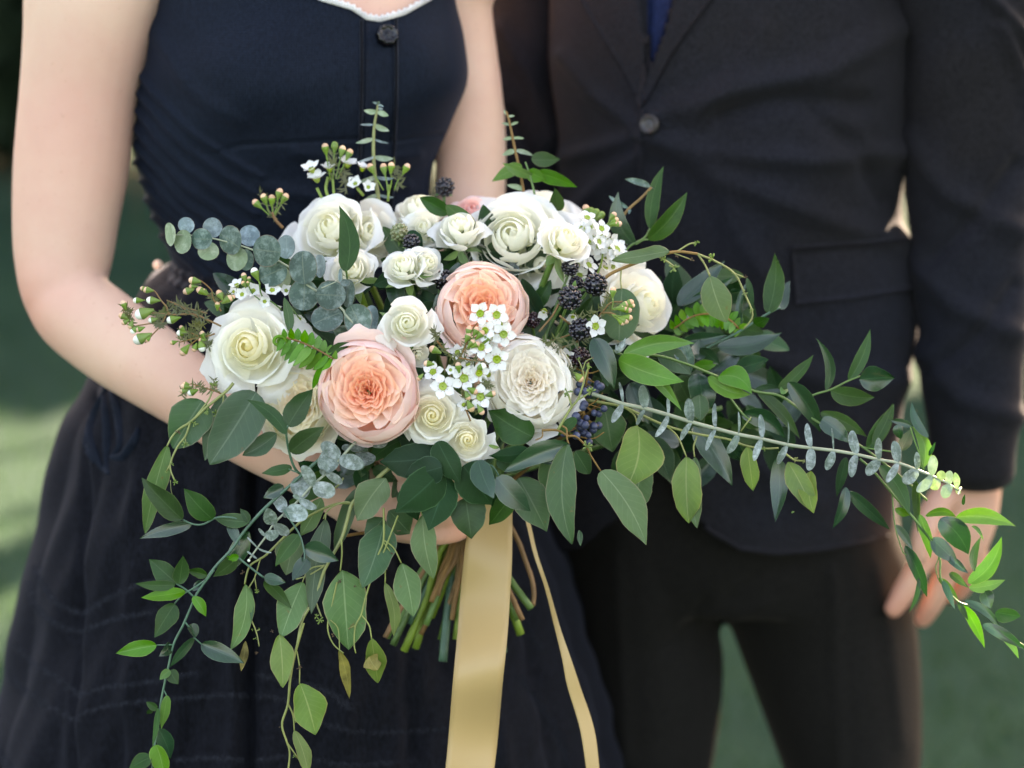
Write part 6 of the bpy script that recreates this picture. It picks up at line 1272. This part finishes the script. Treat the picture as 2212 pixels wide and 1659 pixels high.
t = thing('wax_flower_sprig', 'lowest little bud sprig beside the broad grey leaves, over the forearm', 'wax flowers', 16, 1100, 1480, d, G_W)
stems(t, 16, [([(1180, 1520), (1080, 1480), (950, 1440), (820, 1400)], [9, 7])], 'stem_brown', d)
for x, y, r, tx, ty, mt in ((750, 1430, 34, 830, 1440, 'bud_pink'), (822, 1500, 38, 870, 1480, 'bud_white'), (730, 1480, 30, 800, 1470, 'bud_pink'), (760, 1400, 22, 820, 1410, 'bud_pink')): bud(t, 16, x, y, r, d, (tx, ty), mt)
needles(t, 16, [(720, 1520), (850, 1440), (980, 1450), (1080, 1480)], d, 30, 90); needles(t, 16, [(1060, 1350), (1100, 1440)], d, 12, 60)
d = 1.885; t = thing('wax_flower_sprig', 'white wax flowers with green cups between the round grey leaves and the left rose', 'wax flowers', 16, 1500, 500, d, G_W)
for x, y, r, ax in ((1497, 402, 105, (-.1, .3, .9)), (1700, 400, 110, (.1, .45, .8)), (1320, 340, 95, (-.3, .7, .5)), (1380, 440, 90, (-.3, .2, .9)), (1850, 400, 80, (.2, .3, .9)), (1620, 510, 80, (0, -.3, .9)), (1990, 690, 100, (-.1, -.5, .8)), (1290, 410, 70, (-.4, .1, .8))): waxflower(t, 16, x, y, r, ax, d, LR.uniform(-.004, .01), closed=.35)
for x, y, r, tx, ty, mt in ((1510, 190, 46, 1570, 330, 'bud_white'), (1395, 232, 32, 1420, 330, 'bud_pink'), (1450, 265, 24, 1450, 340, 'bud_pink'), (1388, 315, 26, 1420, 360, 'bud_pink'), (1440, 310, 20, 1450, 360, 'bud_pink')): bud(t, 16, x, y, r, d, (tx, ty), mt, -.006)
stems(t, 16, [([(1560, 300), (1590, 450), (1700, 520), (1800, 600)], [9, 8]), ([(1850, 520), (1930, 620)], [9, 8]), ([(1450, 350), (1490, 430), (1600, 520)], [8, 7])], 'stem_green', d + .006)
d = 1.955; t = thing('wax_flower_sprig', 'sprig of white wax flowers and buds above the large top left rose', 'wax flowers', 2, 800, 900, d, G_W)
for x, y, r, ax in ((595, 720, 110, (-.3, .75, .5)), (640, 805, 110, (-.2, .8, .45)), (755, 715, 95, (-.1, .85, .3)), (915, 675, 110, (.2, .8, .4)), (1050, 710, 85, (.2, .8, .3)), (990, 850, 90, (-.3, .4, .8)), (1100, 880, 80, (.3, .4, .8))): waxflower(t, 2, x, y, r, ax, d, LR.uniform(-.006, .006), closed=.45)
L_ = []
for x, y in ((715, 510), (800, 495), (870, 530), (935, 560)): bud(t, 2, x, y, 34, d, (780 + (x - 780) * .3, 800), 'bud_pink' if x != 800 else 'bud_green')
for x, y in ((1240, 690), (1310, 680), (1450, 690), (1120, 690)): bud(t, 2, x, y, 33, d, (1290 + (x - 1290) * .3, 900), 'bud_pink')
stems(t, 2, [([(640, 880), (700, 1000)], [14, 12]), ([(780, 760), (790, 900), (800, 1000)], [12, 12]), ([(1290, 850), (1280, 1000)], [12, 12]), ([(740, 780), (720, 880), (740, 960)], [14, 14]), ([(1000, 880), (1060, 950)], [14, 12])], 'stem_bright', d + .002)
for pts in ([(780, 560), (800, 760)], [(880, 720), (900, 900)], [(1340, 680), (1380, 860)]): needles(t, 2, pts, d, 16, 90)
d = 1.94; t = thing('wax_flower_sprig', 'fan of five pink buds on green stalks, upper left against the dress', 'wax flowers', 2, 330, 1230, d, G_W)
for x, y in ((88, 1012), (162, 962), (235, 972), (305, 915), (357, 958)): bud(t, 2, x, y, 34, d, (235 + (x - 235) * .15, 1130), 'bud_pink')
stems(t, 2, [([(235, 1100), (270, 1170), (335, 1240)], [14, 14])], 'stem_brown', d); needles(t, 2, [(130, 930), (240, 1130)], d, 10, 70); needles(t, 2, [(330, 1000), (260, 1140)], d, 12, 70)

# --- dark greenery packed between the flowers
rg = np.random.default_rng(9)
fl = [('greenery_branch', 'dark leaves packed deep between the roses on the left of the bouquet', 640, 690), ('greenery_branch', 'dark leaves packed deep between the roses in the centre of the bouquet', 900, 700), ('greenery_branch', 'dark leaves packed deep behind the blackberries', 1190, 730), ('greenery_branch', 'dark leaves filling the underside of the bouquet above the hand', 850, 980), ('greenery_branch', 'dark leaves behind the bright ruscus right of the bouquet centre', 1400, 860), ('greenery_branch', 'dark leaves at the back of the bouquet beneath the top roses', 1000, 560), ('greenery_branch', 'dark leaves behind the arching twig and the fern, right of the white rose', 1500, 700), ('greenery_branch', 'dark leaves behind the first leaf pairs of the long eucalyptus branch', 1560, 880)]
for nm, lab, x0, y0 in fl:
    dq = DD(x0, y0) + .048; t = thing(nm, lab, 'leafy branch', 'v', x0, y0, dq, G_LEAF)
    mb = MB(); mb.tube([Pd(930, 1080, 1.97), Pd((x0 + 930) / 2, (y0 + 1080) / 2, dq + .02), Pd(x0, y0, dq)], [.0022, .0018], 6); mb.build('stem', M['stem_green'], t)
    for k in range(36):
        a = rg.uniform(0, 6.28); rr = rg.uniform(.15, 1) ** .6; sx, sy = (150, 110) if y0 < 900 else (170, 75)
        x = x0 + sx * rr * math.cos(a); y = y0 + sy * rr * math.sin(a); b = rg.uniform(0, 6.28); L = rg.uniform(60, 105)
        leaf(t, 'v', x, y, x + L * math.cos(b), y + L * math.sin(b), L * .5, ('ruscus', 'salal', 'seeded_deep', 'ruscus_dark')[k % 4], dq + rg.uniform(-.012, .02), 'wide')

# ---------------------------------------------------------------- ribbons and loose stems
def ribbon(t, name, L, Rr, d, wave, mat):
    A = cr(np.array(L, float), 70); B = cr(np.array(Rr, float), 70); top = []
    for i, (a, b) in enumerate(zip(A, B)):
        tt = i / 69
        for q in np.linspace(0, 1, 9):
            p = a * (1 - q) + b * q; dq = d + wave * math.sin(tt * 7.5 + q * .9) + wave * .5 * math.sin(tt * 17 + 1.3) + wave * .35 * (q - .5) * math.sin(tt * 9)
            top.append(Pd(*p, dq))
    top = np.array(top); bot = top + FWD * .0006; k = len(top)
    F = gridf(70, 9); F = F + [tuple(k + i for i in f[::-1]) for f in F]
    E = []
    for i in range(69): E += [(i * 9, (i + 1) * 9, k + (i + 1) * 9, k + i * 9), (i * 9 + 8, k + i * 9 + 8, k + (i + 1) * 9 + 8, (i + 1) * 9 + 8)]
    uv = np.zeros((2 * k, 2)); return mk(name, np.vstack([top, bot]), F + E, mat, t, uv=uv)
t = thing('ribbon', 'wide pale gold satin ribbon hanging straight down from the bouquet', 'ribbon', 8, 1090, 250, 1.93, 'satin ribbons tied to the bouquet')
ribbon(t, 'ribbon_tail', [f2v(8, *p) for p in ((1015, 150), (960, 360), (910, 530), (888, 720), (868, 920), (843, 1250), (805, 1659), (770, 2100), (720, 2600))], [f2v(8, *p) for p in ((1268, 150), (1267, 330), (1266, 500), (1263, 720), (1252, 920), (1228, 1280), (1190, 1659), (1150, 2100), (1090, 2600))], 1.935, .011, M['satin'])
mb = MB()
for k in range(5):
    zc = 1085 + k * 17; P = []
    for a in np.linspace(0, 2 * math.pi, 26): P.append(Pd(985 + 92 * math.cos(a), zc + 6 * math.sin(a * 2), 1.988 - .034 * math.sin(a)))
    mb.tube(P, [.0035], 6, samples=40, sq=.3, ref=(0, 0, 1))
mb.build('ribbon_wrap', M['satin'], t)
t = thing('ribbon', 'narrow twisted gold ribbon tail hanging on the right, widening towards the bottom edge', 'ribbon', 8, 1370, 370, 1.94, 'satin ribbons tied to the bouquet')
ribbon(t, 'ribbon_tail', [f2v(8, *p) for p in ((1310, 280), (1366, 380), (1430, 640), (1516, 900), (1590, 1200), (1650, 1450), (1690, 1659), (1790, 2000), (1850, 2400))], [f2v(8, *p) for p in ((1335, 270), (1398, 380), (1462, 640), (1548, 900), (1634, 1200), (1720, 1450), (1790, 1659), (1900, 2000), (1950, 2400))], 1.945, .003, M['satin'])
t = thing('bent_stem', 'bent orange brown woody stem right of the wide ribbon', 'stem', 8, 1270, 450, 1.97)
stems(t, 8, [([(1200, 330), (1265, 450), (1320, 560), (1370, 700), (1415, 830), (1432, 940), (1425, 1040)], [20, 19, 19, 18])], 'stem_brown', 1.975, 'stem')

# woody lower stems of the branches, through the hand to their cut ends
ends = [(285, 1285), (690, 960), (735, 1300), (1345, 1150), (800, 1150), (560, 1260), (640, 1010), (1290, 1010), (905, 1180)]
brs = [o for o in list(col.objects) if o.parent is None and o.name.split('.')[0] in ('eucalyptus_branch', 'seeded_eucalyptus_branch')]
for i, (o, (ex, ey)) in enumerate(zip(brs, ends)):
    rg = np.random.default_rng(200 + i); L0 = np.array(o.location)
    B = Pd(*f2v(8, 700 + 380 * ((i * .41) % 1), 380), 1.985); B2 = Pd(*f2v(8, 690 + 400 * (ex - 285) / 1060, 560), 1.975); E = Pd(*f2v(8, ex, ey), 1.96 + .02 * ((i * .37) % 1))
    m1 = lerp(B2, E, .35) + RT * rg.normal(0, .0016); m2 = lerp(B2, E, .7) + RT * rg.normal(0, .0016)
    mb = MB(); mb.tube([L0 + FWD * .035, lerp(L0, B, .6) + FWD * .05, B, B2, m1, m2, E], [.0012, .0018, .0022, .0022, .0021, .0022, .0021], 8, samples=40); mb.build('woody_stem', M['stem_brown'], o)
